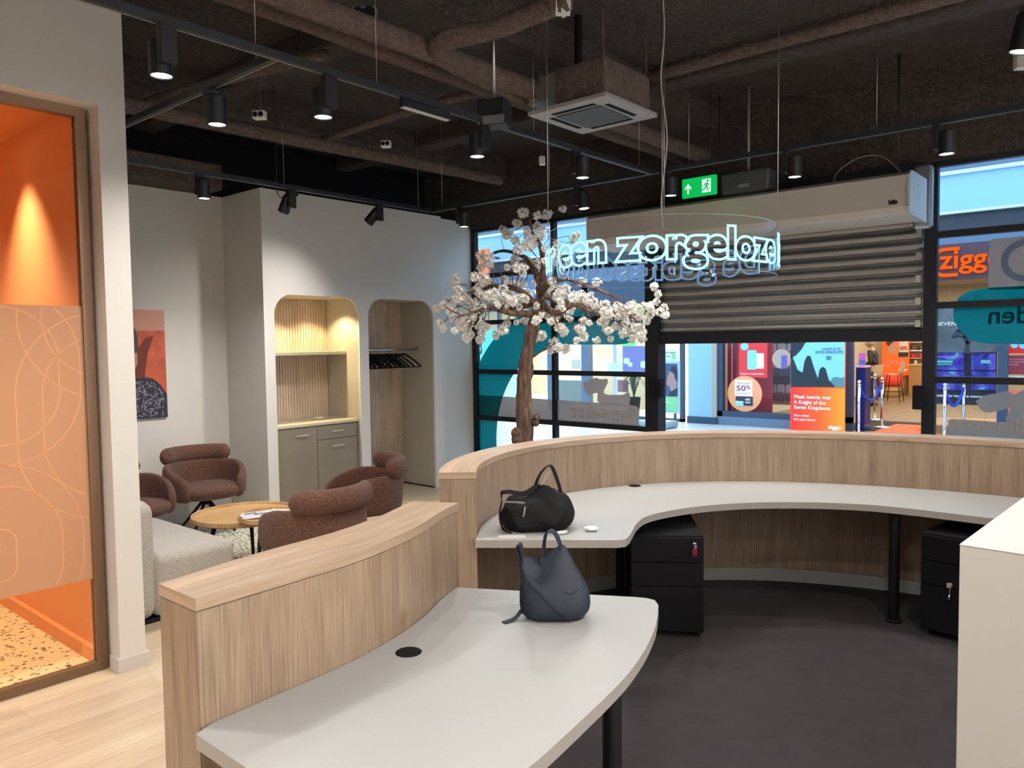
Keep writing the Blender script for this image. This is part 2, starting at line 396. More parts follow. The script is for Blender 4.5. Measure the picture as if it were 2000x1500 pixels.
# orange room: wall with the glazed opening, its inner walls, floor and ceiling
XA = -4.212; XG = -4.35; GT = 2.97; GY = 1.665
bm = B(); box(bm, (XA-.16, GY+.02, 0), (XA, 1.82, ZC)); box(bm, (XA-.16, -3.1, GT), (XA, GY+.02, ZC)); box(bm, (XA-.16, -3.1, 0), (XA, -1.6, GT))
struct(obj('wall_near', bm, 'wall'))
struct(obj('wall_partition', bbox((-7.58, 1.70, 0), (XA-.16, 1.82, ZC)), 'wall'))
struct(obj('wall_orange_side', bbox((-7.58, 1.66, 0), (XA-.17, 1.70, 3.06)), 'orange'))
struct(obj('wall_orange_back', bbox((-7.58, -3.1, 0), (-7.50, 1.66, 3.06)), 'orange'))
struct(obj('ceiling_orange_room', bbox((-7.58, -3.1, 3.02), (XA-.17, 1.66, 3.06)), 'orange'))
struct(obj('baseboard_orange', bbox((-7.5, 1.63, 0), (XA-.19, 1.66, .09)), 'orange'))
m, nt, N, L, b = newmat('terrazzo'); tc = N.new('ShaderNodeTexCoord')
v = N.new('ShaderNodeTexVoronoi'); v.inputs['Scale'].default_value = 34; L.new(tc.outputs['Object'], v.inputs['Vector'])
nz = N.new('ShaderNodeTexNoise'); nz.inputs['Scale'].default_value = 60; L.new(tc.outputs['Object'], nz.inputs['Vector'])
ad = N.new('ShaderNodeMath'); ad.operation = 'MULTIPLY_ADD'; ad.inputs[1].default_value = .22; L.new(nz.outputs['Fac'], ad.inputs[0]); L.new(v.outputs['Distance'], ad.inputs[2])
sp = N.new('ShaderNodeSeparateColor'); L.new(v.outputs['Color'], sp.inputs[0])
th = N.new('ShaderNodeMath'); th.operation = 'MULTIPLY'; th.inputs[1].default_value = .66; L.new(sp.outputs[0], th.inputs[0])
lt = N.new('ShaderNodeMath'); lt.operation = 'LESS_THAN'; L.new(ad.outputs[0], lt.inputs[0]); L.new(th.outputs[0], lt.inputs[1])
cr = ramp(N, [(0, (.10, .07, .035)), (.5, (.26, .18, .09)), (1, (.40, .33, .19))]); L.new(sp.outputs[1], cr.inputs['Fac'])
mx = N.new('ShaderNodeMix'); mx.data_type = 'RGBA'; mx.inputs[6].default_value = (.70, .55, .30, 1); L.new(lt.outputs[0], mx.inputs[0]); L.new(cr.outputs['Color'], mx.inputs[7])
L.new(mx.outputs[2], b.inputs['Base Color']); b.inputs['Roughness'].default_value = .35
struct(obj('floor_terrazzo', bbox((-7.5, -3.1, .001), (XA-.17, 1.655, .012)), 'terrazzo'))
# its glazing: bronze frame, pane, printed film
g = thing('window_1', None, None, (XG, 0, 0)); struct(g)
bm = B(); fw = .05
box(bm, (XG-.025, GY-fw, 0), (XG+.025, GY, GT)); box(bm, (XG-.025, -1.6, GT-fw), (XG+.025, GY-fw, GT)); box(bm, (XG-.025, -1.6, .0), (XG+.025, GY-fw, .05))
obj('window_frame', bm, 'bronze', g, True)
obj('glass_pane', bbox((XG-.006, -1.6, .05), (XG+.006, GY-fw, GT-fw)), 'glass', g, True)
obj('frosted_film', bbox((XG+.007, -1.6, .50), (XG+.009, GY-fw, 1.945)), 'peach', g, True)
bm = B()
def ringline(cy, cz, r, a0=0, a1=360, w=.006):
    n = 48; y1 = GY-fw; pr = None
    for k in range(n+1):
        a = math.radians(a0+(a1-a0)*k/n); p = []
        for q in (r-w/2, r+w/2):
            p.append((cy+q*math.cos(a), cz+q*math.sin(a)))
        if pr and all(-1.6 < t[0] < y1 and .505 < t[1] < 1.94 for t in p+pr):
            vs = [bm.verts.new((XG+.0105, t[0], t[1])) for t in (pr[0], p[0], p[1], pr[1])]; bm.faces.new(vs)
        pr = p
def pill(cy, cz, r, h, w=.006):       # the long rounded loops of the print
    ringline(cy, cz+h/2, r, 0, 180, w); ringline(cy, cz-h/2, r, 180, 360, w)
    for s in (-1, 1):
        if cy+s*r < GY-fw-.01:
            vs = [bm.verts.new((XG+.0105, cy+s*r+t[0]*w/2, cz+t[1]*h/2)) for t in ((-1, -1), (1, -1), (1, 1), (-1, 1))]; bm.faces.new(vs)
for (px, py, rr, hh) in ((205, 625, (.07, .31, .42), .0), (205, 812, (.07, .30, .42), .26), (0, 735, (.26, .36), .16), (0, 1085, (.07, .28, .38), .12)):
    c = ax(px, py, XG)
    for r_ in rr: pill(c.y, c.z, r_, hh)
obj('printed_lines', bm, 'peachline', g, True)
# baseboard of the pier
bm = B(); prism(bm, [(XA-.10, GY+.006), (XA+.014, GY+.006), (XA+.014, 1.834), (XA-.15, 1.834), (XA-.15, 1.8205), (XA+.0005, 1.8205), (XA+.0005, GY+.0195), (XA-.10, GY+.0195)], .0005, .075)
struct(obj('baseboard_near', bm, 'white_trim'))
struct(obj('baseboard_left', bbox((XP, 1.834, 0), (XP+.014, YR, .075)), 'white_trim'))
struct(obj('baseboard_return', bbox((XP+.014, YR-.014, 0), (XN, YR, .075)), 'white_trim'))
struct(obj('baseboard_coat_niche', bbox((XB, N2[1]-.012, 0), (XN-.02, N2[1]-.001, .012)), 'matte'))

# ------------------------------------------------------------------ reception counters
def zp(pts, h): return [Vector((*az(px, py, h).xy, 0)) for px, py in pts]
low_in = smoothcurve(zp([(382, 1170), (520, 1130), (700, 1076), (810, 1031), (860, 1000), (895, 982)], TOP), 6)
low_out = smoothcurve(zp([(310, 1140), (500, 1081), (650, 1040), (741, 1008), (770, 995), (803, 979)], TOP), 6)
CX, CY = -1.25, 3.85
ti = zp([(925, 922), (960, 898), (1000, 882), (1050, 870), (1100, 862), (1200, 853), (1340, 848), (1500, 846), (1700, 850), (1850, 856), (2000, 865)], TOP)
def polfit(P_, deg=4):
    th = [math.atan2(p.y-CY, p.x-CX) % (2*PI) for p in P_]; rr = [math.hypot(p.x-CX, p.y-CY) for p in P_]
    n = deg+1; A = [[sum(((t-2.2)**(i+j)) for t in th) for j in range(n)] + [sum(r_*(t-2.2)**i for t, r_ in zip(th, rr))] for i in range(n)]
    for i in range(n):
        pv = max(range(i, n), key=lambda k: abs(A[k][i])); A[i], A[pv] = A[pv], A[i]
        for k in range(i+1, n):
            q = A[k][i]/A[i][i]; A[k] = [a-q*b_ for a, b_ in zip(A[k], A[i])]
    c = [0]*n
    for i in reversed(range(n)): c[i] = (A[i][n]-sum(A[i][j]*c[j] for j in range(i+1, n)))/A[i][i]
    return th, lambda t: sum(c[i]*(t-2.2)**i for i in range(n))
th, rfun = polfit(ti); TH0 = th[0]; TH1 = th[-1]
def tall_pt(t, off=0):
    tt = max(t, TH1); r_ = rfun(tt)+off; return Vector((CX+r_*math.cos(t), CY+r_*math.sin(t), 0))
TA = [TH0 + (TH1-.75-TH0)*k/64 for k in range(65)]
def rail(off): # offset the smooth curve along its own normal
    base = [tall_pt(t) for t in TA]; out = []
    for i, p in enumerate(base):
        t = (base[min(i+1, 64)]-base[max(i-1, 0)]).normalized(); out.append(p + Vector((-t.y, t.x, 0))*off)
    return out
TW = .195
ti_ = rail(0); to_ = rail(TW)
def curved_wall(bm, inn, out, z0, z1, grain_up=True):
    uv = bm.loops.layers.uv.verify(); n = len(inn)
    V = [[bm.verts.new((p.x, p.y, z)) for p in c] for z in (z0, z1) for c in (inn, out)]
    s = [0]
    for i in range(1, n): s.append(s[-1]+(out[i]-out[i-1]).length)
    def face(vs, uvs):
        f = bm.faces.new(vs); f.smooth = True
        for l, q in zip(f.loops, uvs): l[uv].uv = q
        return f
    w = (out[0]-inn[0]).length
    for i in range(n-1):
        a, b_ = s[i], s[i+1]
        if grain_up:
            face((V[0][i], V[0][i+1], V[2][i+1], V[2][i]), ((a, z0), (b_, z0), (b_, z1), (a, z1)))
            face((V[1][i], V[3][i], V[3][i+1], V[1][i+1]), ((a+3, z0), (a+3, z1), (b_+3, z1), (b_+3, z0)))
        else:
            face((V[0][i], V[0][i+1], V[2][i+1], V[2][i]), ((z0, a), (z0, b_), (z1, b_), (z1, a)))
            face((V[1][i], V[3][i], V[3][i+1], V[1][i+1]), ((z0+1, a), (z1+1, a), (z1+1, b_), (z0+1, b_)))
        face((V[2][i], V[2][i+1], V[3][i+1], V[3][i]), ((0, a), (0, b_), (w, b_), (w, a)))
        face((V[0][i], V[1][i], V[1][i+1], V[0][i+1]), ((0, a), (w, a), (w, b_), (0, b_)))
    for i in (0, n-1):
        o_ = 7.1 if i else 5.3
        f = face((V[0][i], V[2][i], V[3][i], V[1][i]), ((o_, z0), (o_, z1), (o_+w, z1), (o_+w, z0)) if grain_up else ((z0, o_), (z1, o_), (z1, o_+w), (z0, o_+w))); f.smooth = False
    return bm
def finish(o, ang=35):
    me = o.data
    for p in me.polygons: p.use_smooth = True
    me.set_sharp_from_angle(angle=math.radians(ang)); return o
def resample(c, n):
    L_ = [0]
    for i in range(1, len(c)): L_.append(L_[-1]+(c[i]-c[i-1]).length)
    out = []
    for k in range(n):
        d = L_[-1]*k/(n-1); i = max(j for j in range(len(L_)) if L_[j] <= d+1e-9); i = min(i, len(c)-2)
        out.append(c[i].lerp(c[i+1], min(1, (d-L_[i])/max(1e-9, L_[i+1]-L_[i]))))
    return out
li_ = resample(low_in, 40); lo_ = resample(low_out, 40)
def shrink(inn, out, e): # body set back a hair under the cap
    return [a.lerp(b_, e/(b_-a).length) for a, b_ in zip(inn, out)], [b_.lerp(a, e/(b_-a).length) for a, b_ in zip(inn, out)]
def counter(label, inn, out):
    t = thing('reception_counter', label, 'reception counter', (inn[0].x, inn[0].y, 0))
    a, b_ = shrink(inn, out, .003)
    bm = B(); curved_wall(bm, a, b_, .10, TOP-.037); finish(obj('counter_body', bm, 'oak', t, True))
    bm = B(); curved_wall(bm, *shrink(inn, out, .010), TOP-.037, TOP-.034); finish(obj('shadow_gap', bm, mat('gap_brown', (.10, .07, .05), .8), t, True))
    bm = B(); curved_wall(bm, inn, out, TOP-.034, TOP, False); finish(obj('counter_top', bm, 'oak_top', t, True))
    bm = B(); curved_wall(bm, *shrink(inn, out, .015), 0, .10); finish(obj('plinth', bm, 'desk', t, True))
    return t
ct_low = counter('shorter curved oak-look counter wall in the foreground beside the near desk', li_, lo_)
ct_tall = counter('long curved oak-look counter wall sweeping round behind the far desk', ti_, to_)

def desk(name, label, pts, legs, groms, screws=()):
    t = thing(name, label, 'desk', (pts[0].x, pts[0].y, 0))
    P2 = [(p.x, p.y) for p in pts]
    bm = B(); prism(bm, P2, DZ-.04, DZ-.0015, 0); prism(bm, P2, DZ-.0015, DZ, 0)
    for f in bm.faces: f.material_index = 0 if abs(f.normal.z) > .5 else 1
    bm.normal_update()
    for f in bm.faces: f.material_index = 0 if abs(f.normal.z) > .5 and f.calc_center_median().z > DZ-.01 else 1
    obj('desk_top', bm, ['desk', 'desk_edge'], t, True)
    for (x, y) in legs:
        bm = B(); cyl(bm, (x, y, .012), .031, DZ-.052, 20); lathe(bm, [(0, DZ-.041), (.05, DZ-.041), (.05, DZ-.052), (.031, DZ-.056)], (x, y, 0), 20)
        l = obj('leg', bm, 'black', t, True, True, 40)
        bm = B(); lathe(bm, [(0, 0), (.042, 0), (.045, .004), (.045, .016), (.032, .026), (0, .026)], (x, y, 0), 20); obj('foot', bm, 'black', l, True, True, 40)
    for (x, y) in groms:
        bm = B(); lathe(bm, [(0, .0035), (.036, .0035), (.040, .003), (.043, .001), (.043, 0)], (x, y, DZ), 32); obj('cable_grommet', bm, 'matte', t, True, True, 30)
    return t
def V2(l, h=DZ): return zp(l, h)
# far desk: back edge follows the counter wall
back = rail(-.001)[1:60]
front = smoothcurve([Vector((*az(px, py, DZ).xy, 0)) for px, py in ((1229, 1047), (1236, 1035), (1244, 1022), (1262, 1009), (1300, 999), (1360, 989.5), (1430, 983.5), (1500, 981), (1600, 981.5), (1700, 986), (1800, 996), (1900, 1008))], 5)
end = az(1930, 1012, DZ); e2 = [Vector((-.42, 4.93, 0)), Vector((-.1, 4.8, 0))]
lft = [Vector((*az(px, py, DZ).xy, 0)) for px, py in ((928, 1055), (1205, 1055), (1222, 1053))]
legs2 = [az(1745, 1215, 0), az(1370, 1120, 0), az(1212, 1170, 0)]
gr2 = az(1240, 949, DZ)
far_desk = desk('curved_desk', 'long pale grey curved desk running along the inside of the far counter wall', back[::-1] + lft + front + e2, [(p.x, p.y) for p in legs2], [(gr2.x, gr2.y)])
# near desk
nb = [p for p in li_]; nb = [p + (lo_[i]-p).normalized()*-.001 for i, p in enumerate(nb)]
c0 = az(388, 1428, DZ)
nf = [Vector((*az(px, py, DZ).xy, 0)) for px, py in ((1240, 1166), (1262, 1168), (1279, 1172), (1286, 1182), (1284, 1205))]
nf += [Vector((*p.xy, 0)) for p in smoothcurve([az(px, py, DZ) for px, py in ((1280, 1225), (1262, 1265), (1230, 1312), (1190, 1355), (1150, 1393), (1100, 1440), (1050, 1485))], 4)]
q = nf[-1]; nf += [Vector((q.x+.015, q.y-.2, 0)), Vector((q.x+.02, .93, 0))]
near = [Vector((c0.x+.01, c0.y-.012, 0))]
leg1 = az(1241, 1330, 0)
near_desk = desk('curved_desk', 'near pale grey desk with a bowed edge carrying the navy bag', nb[1:-1] + nf + near, [(-1.33, 2.02), (-1.35, 1.1)], [tuple(az(798, 1274, DZ).xy)])
obj('modesty_panel', bbox((-1.93, 1.0, .10), (-1.17, 1.02, DZ-.04)), wood('panel_dark_oak', (.16, .1, .06), (.24, .16, .1), (.3, .2, .13), uv=False), near_desk, True)

# dark carpet inside the ring of counters
cp = [p.lerp(p+Vector((0, 0, 0)), 0) for p in rail(-.003)] + [Vector((1.7, 4.2, 0)), Vector((1.8, -2.9, 0)), Vector((-1.75, -2.9, 0)), Vector((-1.93, .96, 0))] + li_[1:]
bm = B(); prism(bm, [(p.x, p.y) for p in cp], .0008, .006); struct(obj('floor_carpet', bm, 'carpet'))
# white display block on the right
t = thing('white_counter_block', 'tall white laminate block at the right edge of the picture', 'counter', (-.50, 2.76, 0), math.radians(-3))
obj('block_body', bbox((0, 0, 0), (1.5, 1.72, TOP-.004), .002, 1), 'white', t); obj('block_top', bbox((-.001, -.001, TOP-.004), (1.501, 1.721, TOP), .001, 1), 'white', t)
t = tag(obj('white_end_panel', bbox((-.445, 4.75, .75), (-.3, 5.1, TOP-.02), .003, 1), 'white'), 'small white upright end panel standing on the far desk at the right edge', 'panel')

# under-desk pedestals
def pedestal(label, loc, rz, w=.42, d=.56, h=.585):
    t = thing('drawer_pedestal', label, 'drawer unit', loc, rz, None)
    obj('pedestal_body', bbox((-w/2, 0, .03), (w/2, d, h), .004, 1), 'matte', t)
    for k, (a, c) in enumerate(((.04, .30), (.305, .44), (.445, h-.012))):
        dr = obj('drawer', bbox((-w/2+.004, -.016, a), (w/2-.004, -.001, c), .003, 1), 'matte', t)
    lk = B(); tube(lk, [(w/2-.05, -.024, h-.06), (w/2-.05, -.017, h-.06)], .009, 14); obj('lock', lk, 'steel', dr)
    for sx in (-1, 1):
        for y in (.05, d-.05):
            bm = B(); cyl(bm, (sx*(w/2-.05), y, 0.004), .02, .028, 12); obj('caster', bm, 'black', t)
    return t
pL = az(1306, 1212, 0); aL = math.atan2(4.281-4.014, -2.144+2.479)
pedL = pedestal('black drawer pedestal tucked under the left end of the far desk', (-2.192, 3.91, .006), math.radians(35), h=.60)
pedR = pedestal('black drawer pedestal beside the white block under the far desk', (-.83, 4.84, .006), math.radians(-8), w=.5, d=.42, h=.60)

# recessed base and open rail seen between
# ================================================================== LOUNGE
def seg_shell(bm, path, prof, closed=True):
    """Sweep a closed profile (u sideways, v up) along a horizontal path; per-point profile allowed."""
    rings = []
    for i, p in enumerate(path):
        t = (path[min(i+1, len(path)-1)]-path[max(i-1, 0)]); t.z = 0; t.normalize(); nrm = Vector((-t.y, t.x, 0))
        pr = prof(i/(len(path)-1)) if callable(prof) else prof
        rings.append([bm.verts.new(p+nrm*u+Vector((0, 0, v))) for u, v in pr])
    n = len(rings[0])
    for a, b_ in zip(rings, rings[1:]):
        for k in range(n): bm.faces.new((a[k], a[(k+1) % n], b_[(k+1) % n], b_[k]))
    bm.faces.new(rings[0][::-1]); bm.faces.new(rings[-1]); return bm
def make_tub_chair():
    t = thing('tub_chair', 'x', 'chair')
    # faces local +x; seat cushion
    def sup(z, a, b_, n=28, off=0):
        return [(off+a*math.copysign(abs(math.cos(2*PI*k/n))**.75, math.cos(2*PI*k/n)), b_*math.copysign(abs(math.sin(2*PI*k/n))**.75, math.sin(2*PI*k/n)), z) for k in range(n)]
    bm = B(); rs = []
    for z, a, b_ in ((.325, .20, .20), (.335, .262, .262), (.37, .292, .292), (.41, .298, .298), (.435, .285, .285), (.45, .24, .24), (.455, .10, .10)):
        rs.append([bm.verts.new(v) for v in sup(z, a, b_, off=.0)])
    for a, b_ in zip(rs, rs[1:]):
        for k in range(28): bm.faces.new((a[k], a[(k+1) % 28], b_[(k+1) % 28], b_[k]))
    bm.faces.new(rs[0][::-1]); bm.faces.new(rs[-1])
    subsurf(obj('seat', bm, 'brown_fab', t, smooth=True), 1)
    # wrap-round back and arms
    path = []
    for k in range(29):
        a = math.radians(42 + (318-42)*k/28); path.append(Vector((.325*math.cos(a)*1.02-.01, .325*math.sin(a), 0)))
    def prof(s):
        e = 1-abs(2*s-1); top = .565 + .075*min(1, (e/.55))**1.3 if e > 0 else .565
        top = .50 + .145*min(1, (e/.42)**.6); w = .038; lo = .305 + .01*(1-e)
        sh = .03*(1-min(1, e/.3))
        return [(-w*.8+.02, lo+.02), (w*.6+.02, lo), (w+.005, lo+.06), (w-.01, (lo+top)/2), (w-.01, top-.03), (w*.5, top-.004), (-w*.4, top), (-w, top-.035), (-w-.002, (lo+top)/2), (-w+.005, lo+.06)]
    bm = B(); seg_shell(bm, path, prof); bmesh.ops.recalc_face_normals(bm, faces=bm.faces)
    subsurf(obj('arm_shell', bm, 'brown_fab', t, smooth=True), 2)
    # bolster along the top of the back
    path = []
    for k in range(21):
        a = math.radians(118+(242-118)*k/20); path.append(Vector((.335*math.cos(a)-.03, .345*math.sin(a), .0)))
    def pr2(s):
        e = 1-abs(2*s-1); k_ = math.sqrt(max(.02, 1-(1-min(1, e/.16))**2)); w = .062*k_; h = .083*k_; zc = .700
        return [(w*math.cos(2*PI*q/12), zc+h*math.sin(2*PI*q/12)) for q in range(12)]
    bm = B(); seg_shell(bm, path, pr2); subsurf(obj('back_bolster', bm, 'brown_fab', t, smooth=True), 2)
    bm = B(); lathe(bm, [(0, .325), (.11, .325), (.11, .312), (.04, .300), (.032, .26), (0, .26)], (0, 0, 0), 16); obj('swivel_hub', bm, 'black', t, smooth=True)
    for k in range(4):
        a = PI/4+k*PI/2; bm = B()
        tube(bm, [(.015*math.cos(a), .015*math.sin(a), .31), (.27*math.cos(a), .27*math.sin(a), .012)], [.015, .011], 8)
        obj('leg', bm, 'black', t, smooth=False)
    return t
def facing(p, q): return math.atan2(q[1]-p[1], q[0]-p[0])
TC = (-5.50, 3.22)
chairs = [((-6.46, 2.70), facing((-6.46, 2.70), (-5.3, 3.1)), 'brown boucle tub chair half hidden by the pier, leftmost below the picture'),
          ((-6.78, 3.53), facing((-6.78, 3.53), (-5.0, 3.25)), 'brown boucle tub chair facing the camera in front of the picture wall'),
          ((-4.49, 3.10), facing((-4.49, 3.10), (-5.6, 3.12)), 'brown boucle tub chair nearest the foreground counter, its back turned'),
          ((-5.19, 4.04), facing((-5.19, 4.04), (-5.6, 3.3)), 'brown boucle tub chair in front of the coat niche, seen side on')]
proto = None
for (p, a, lab) in chairs:
    if proto is None: proto = make_tub_chair(); c = proto; c.location = (*p, .012); c.rotation_euler = (0, 0, a); c['label'] = lab; c['group'] = 'tub chairs round the coffee tables'
    else: c = dup(proto, (*p, .012), a, lab, 'tub chairs round the coffee tables')
def tray_table(label, c, r, h, legs_r, mats='table_oak'):
    t = thing('coffee_table', label, 'table', (c[0], c[1], .012))
    h -= .012
    bm = B(); lathe(bm, [(0, h-.02), (r, h-.02), (r+.008, h-.012), (r+.010, h+.018), (r+.002, h+.02), (r-.004, h+.016), (r-.006, h), (0, h)], (0, 0, 0), 56)
    obj('table_top', bm, mats, t, smooth=True, flat_angle=40)
    for k in range(3):
        a = legs_r+k*2*PI/3; bm = B()
        tube(bm, [((r*.62)*math.cos(a), (r*.62)*math.sin(a), h-.018), ((r*.86)*math.cos(a), (r*.86)*math.sin(a), 0)], [.018, .013], 10); obj('leg', bm, 'black', t)
    return t
big = az(482, 1003, .43); sm = az(535, 1008, .47)
tray_table('larger round oak tray coffee table with raised rim and splayed black legs', (big.x, big.y), .395, .425, .4)
tray_table('smaller round oak tray table holding magazines', (sm.x, sm.y), .245, .475, .9)
for k, (dx, dy, rz, c_) in enumerate(((-.03, .04, .5, 'mag_white'), (.05, -.03, 1.1, 'mag_grey'), (-.07, -.06, -.3, 'mag_white'))):
    bm = bbox((-.105, -.148, 0), (.105, .148, .004)); mm = mat(c_, (.8, .8, .82) if 'white' in c_ else (.55, .56, .6), .3)
    t = tag(obj('magazine', bm, mm), ['white magazine lying uppermost on the smaller tray table, open picture down', 'light grey magazine across the middle of the smaller tray table', 'white magazine at the near rim of the smaller tray table'][k], 'magazine', 'magazines on the small tray table')
    t.location = (sm.x+dx, sm.y+dy, .4765+(.0042*k)); t.rotation_euler = (0, 0, rz)
    bm = B()
    for q in range(3): box(bm, (-.08+.05*q, -.11+.06*q, .004), (-.03+.05*q, -.02+.06*q, .0045))
    obj('cover_picture', bm, mat('mag_ink%d' % k, [(.12, .1, .12), (.5, .3, .12), (.2, .22, .3)][k], .4), t)
# rug
m, nt, N, L, b = newmat('rug'); tc = N.new('ShaderNodeTexCoord'); 
br = N.new('ShaderNodeTexBrick'); br.inputs['Scale'].default_value = 1; br.inputs['Brick Width'].default_value = .09; br.inputs['Row Height'].default_value = .045; br.inputs['Mortar Size'].default_value = .006
br.inputs['Color1'].default_value = (.62, .60, .50, 1); br.inputs['Color2'].default_value = (.56, .54, .45, 1); br.inputs['Mortar'].default_value = (.12, .11, .10, 1)
nz = N.new('ShaderNodeTexNoise'); nz.inputs['Scale'].default_value = 7; nz.inputs['Detail'].default_value = 3; L.new(tc.outputs['Object'], nz.inputs['Vector'])
md = N.new('ShaderNodeVectorMath'); md.operation = 'MULTIPLY_ADD'; md.inputs[1].default_value = (.22, .22, 0); L.new(nz.outputs['Color'], md.inputs[0]); L.new(tc.outputs['Object'], md.inputs[2])
L.new(md.outputs[0], br.inputs['Vector'])
n2 = N.new('ShaderNodeTexNoise'); n2.inputs['Scale'].default_value = 26; L.new(tc.outputs['Object'], n2.inputs['Vector'])
gt = N.new('ShaderNodeMath'); gt.operation = 'GREATER_THAN'; gt.inputs[1].default_value = .53; L.new(n2.outputs['Fac'], gt.inputs[0])
mx = N.new('ShaderNodeMix'); mx.data_type = 'RGBA'; mx.inputs[7].default_value = (.60, .58, .48, 1); L.new(gt.outputs[0], mx.inputs[0]); L.new(br.outputs['Color'], mx.inputs[6])
L.new(mx.outputs[2], b.inputs['Base Color']); b.inputs['Roughness'].default_value = 1
tag(obj('rug', bbox((-6.95, 2.6, .001), (-4.55, 3.95, .011), .003, 1), 'rug'), 'cream woven rug with broken dark lines under the coffee tables', 'rug')
# sofa: rounded boucle module, back towards the partition
t = thing('sofa', 'light grey boucle sofa with rounded back behind the pier', 'sofa', (-5.6, 2.3, 0))
def lump(name, lo, hi, r, par, lv=2):
    bm = B(); box(bm, lo, hi); bmesh.ops.bevel(bm, geom=bm.edges[:], offset=r, segments=3, profile=.5, affect='EDGES')
    return obj(name, bm, 'cream_fab', par, True, True)
lump('seat_base', (-5.95, 2.13, .03), (-4.775, 2.69, .43), .06, t)
lump('backrest', (-5.95, 1.88, .03), (-4.765, 2.16, .78), .085, t)
obj('plinth', bbox((-5.85, 1.93, 0), (-4.82, 2.62, .03)), 'black', t, True)

# ------------------------------------------------------------------ kitchenette in the first niche
t = thing('kitchenette_cabinet', 'taupe built-in cabinet with a cream worktop in the lit niche', 'cabinet', (XN-.3, sum(N1)/2, 0))
y0, y1 = N1[0]+.004, N1[1]-.004; xm = XN-.055; CH = .895
obj('carcass', bbox((XB, y0, .06), (xm-.02, y1, CH-.002)), 'cab', t, True)
obj('plinth', bbox((XB, y0, 0), (xm-.06, y1, .06)), 'matte', t, True)
obj('worktop', bbox((XB, y0-.001, CH), (xm+.01, y1+.001, CH+.03), .002, 1), 'worktop', t, True)
def front(nm, a, b_, z0, z1, hy, hz):
    f = obj(nm, bbox((xm-.018, a, z0), (xm, b_, z1), .0015, 1), 'cab', t, True)
    bm = B(); box(bm, (xm+.018, hy-.075, hz-.005), (xm+.026, hy+.075, hz+.005)); box(bm, (xm, hy-.06, hz-.003), (xm+.02, hy-.052, hz+.003)); box(bm, (xm, hy+.052, hz-.003), (xm+.02, hy+.06, hz+.003))
    obj('handle', bm, 'worktop', f, True)
ym = 4.752
front('door', y0+.012, ym-.003, .065, CH-.012, (y0+ym)/2+.06, CH-.085)
front('drawer', ym+.003, y1-.012, .742, CH-.012, (ym+y1)/2-.02, CH-.075)
front('door', ym+.003, y1-.012, .065, .735, (ym+y1)/2-.02, .665)
bm = B(); lathe(bm, [(0, .003), (.07, .003), (.075, .001), (.078, 0)], (XB+.2, y0+.16, CH+.03), 28); tag(obj('sink_cover', bm, 'steel', None), 'round steel cover set in the niche worktop at its left end', 'cover')
bm = B(); lathe(bm, [(0, .018), (.05, .02), (.055, .012), (.05, 0), (0, 0)], (XB+.16, y1-.25, CH+.03), 28); tag(obj('saucer', bm, 'plastic_white', None), 'small white saucer at the back of the niche worktop', 'saucer')
sf = az(1, 1, 1)  # unused probe
o = tag(obj('niche_shelf', bbox((XB, N1[0], 1.628), (-6.93, N1[1], 1.662), .001, 1), 'worktop'), 'cream shelf across the lit kitchenette niche', 'shelf')
for k, y in enumerate((4.52, 5.02)):
    t = thing('recessed_downlight', ['round recessed downlight in the niche ceiling, left one', 'round recessed downlight in the niche ceiling, right one'][k], 'lamp', (-6.93, y, NT), 0, 'niche downlights')
    bm = B(); lathe(bm, [(.03, -.001), (.048, -.001), (.05, -.006), (.032, -.008), (.03, -.001)], (0, 0, 0), 24); obj('trim_ring', bm, 'steel', t)
    bm = B(); lathe(bm, [(0, -.003), (.03, -.003), (.03, -.001), (0, -.001)], (0, 0, 0), 20); obj('lamp_face', bm, 'lamp_warm', t)
    spot('niche_light', (-6.93, y, NT-.012), (-6.95, y, 0), 34, 118, YEL, .5, .03)
# ------------------------------------------------------------------ coat niche: rail and hangers
rz_ = 1.665; rx = -6.98
bm = B(); tube(bm, [(rx, N2[0]+.001, rz_), (rx, N2[1]-.001, rz_)], .0125, 14)
t = thing('coat_rail', 'brushed steel coat rail across the right niche', 'rail', (rx, N2[0], rz_))
obj('rail', bm, 'steel', t, True, True)
for y in (N2[0]+.0, N2[1]-.012): 
    bm = B(); tube(bm, [(rx, y, rz_), (rx, y+.012, rz_)], .03, 20); obj('end_flange', bm, 'steel', t, True, True)
def make_hanger():
    t = thing('coat_hanger', 'black clothes hanger on the coat rail', 'hanger')
    bm = B(); pts = []
    for k in range(13): a = math.radians(-20+ k*230/12); pts.append((.019*math.cos(a), 0, .019*math.sin(a)))
    pts += [(-.012, 0, -.02), (0, 0, -.035), (0, 0, -.06)]
    tube(bm, pts, .0022, 6); obj('hook', bm, 'steel', t)
    bm = B(); 
    top = smoothcurve([(-.215, 0, -.205), (-.16, 0, -.150), (-.06, 0, -.075), (0, 0, -.050), (.06, 0, -.075), (.16, 0, -.150), (.215, 0, -.205)], 4)
    tube(bm, top, [.008]+[.011]*(len(top)-2)+[.008], 8); tube(bm, [(-.21, 0, -.203), (.21, 0, -.203)], .005, 8)
    obj('hanger_body', bm, 'matte', t); return t
hp = make_hanger(); random.seed(3)
ys = [5.47, 5.50, 5.535, 5.57, 5.60, 5.64, 5.68, 5.72, 5.77, 5.80, 5.83, 5.87, 5.91, 5.97, 6.05, 6.15]
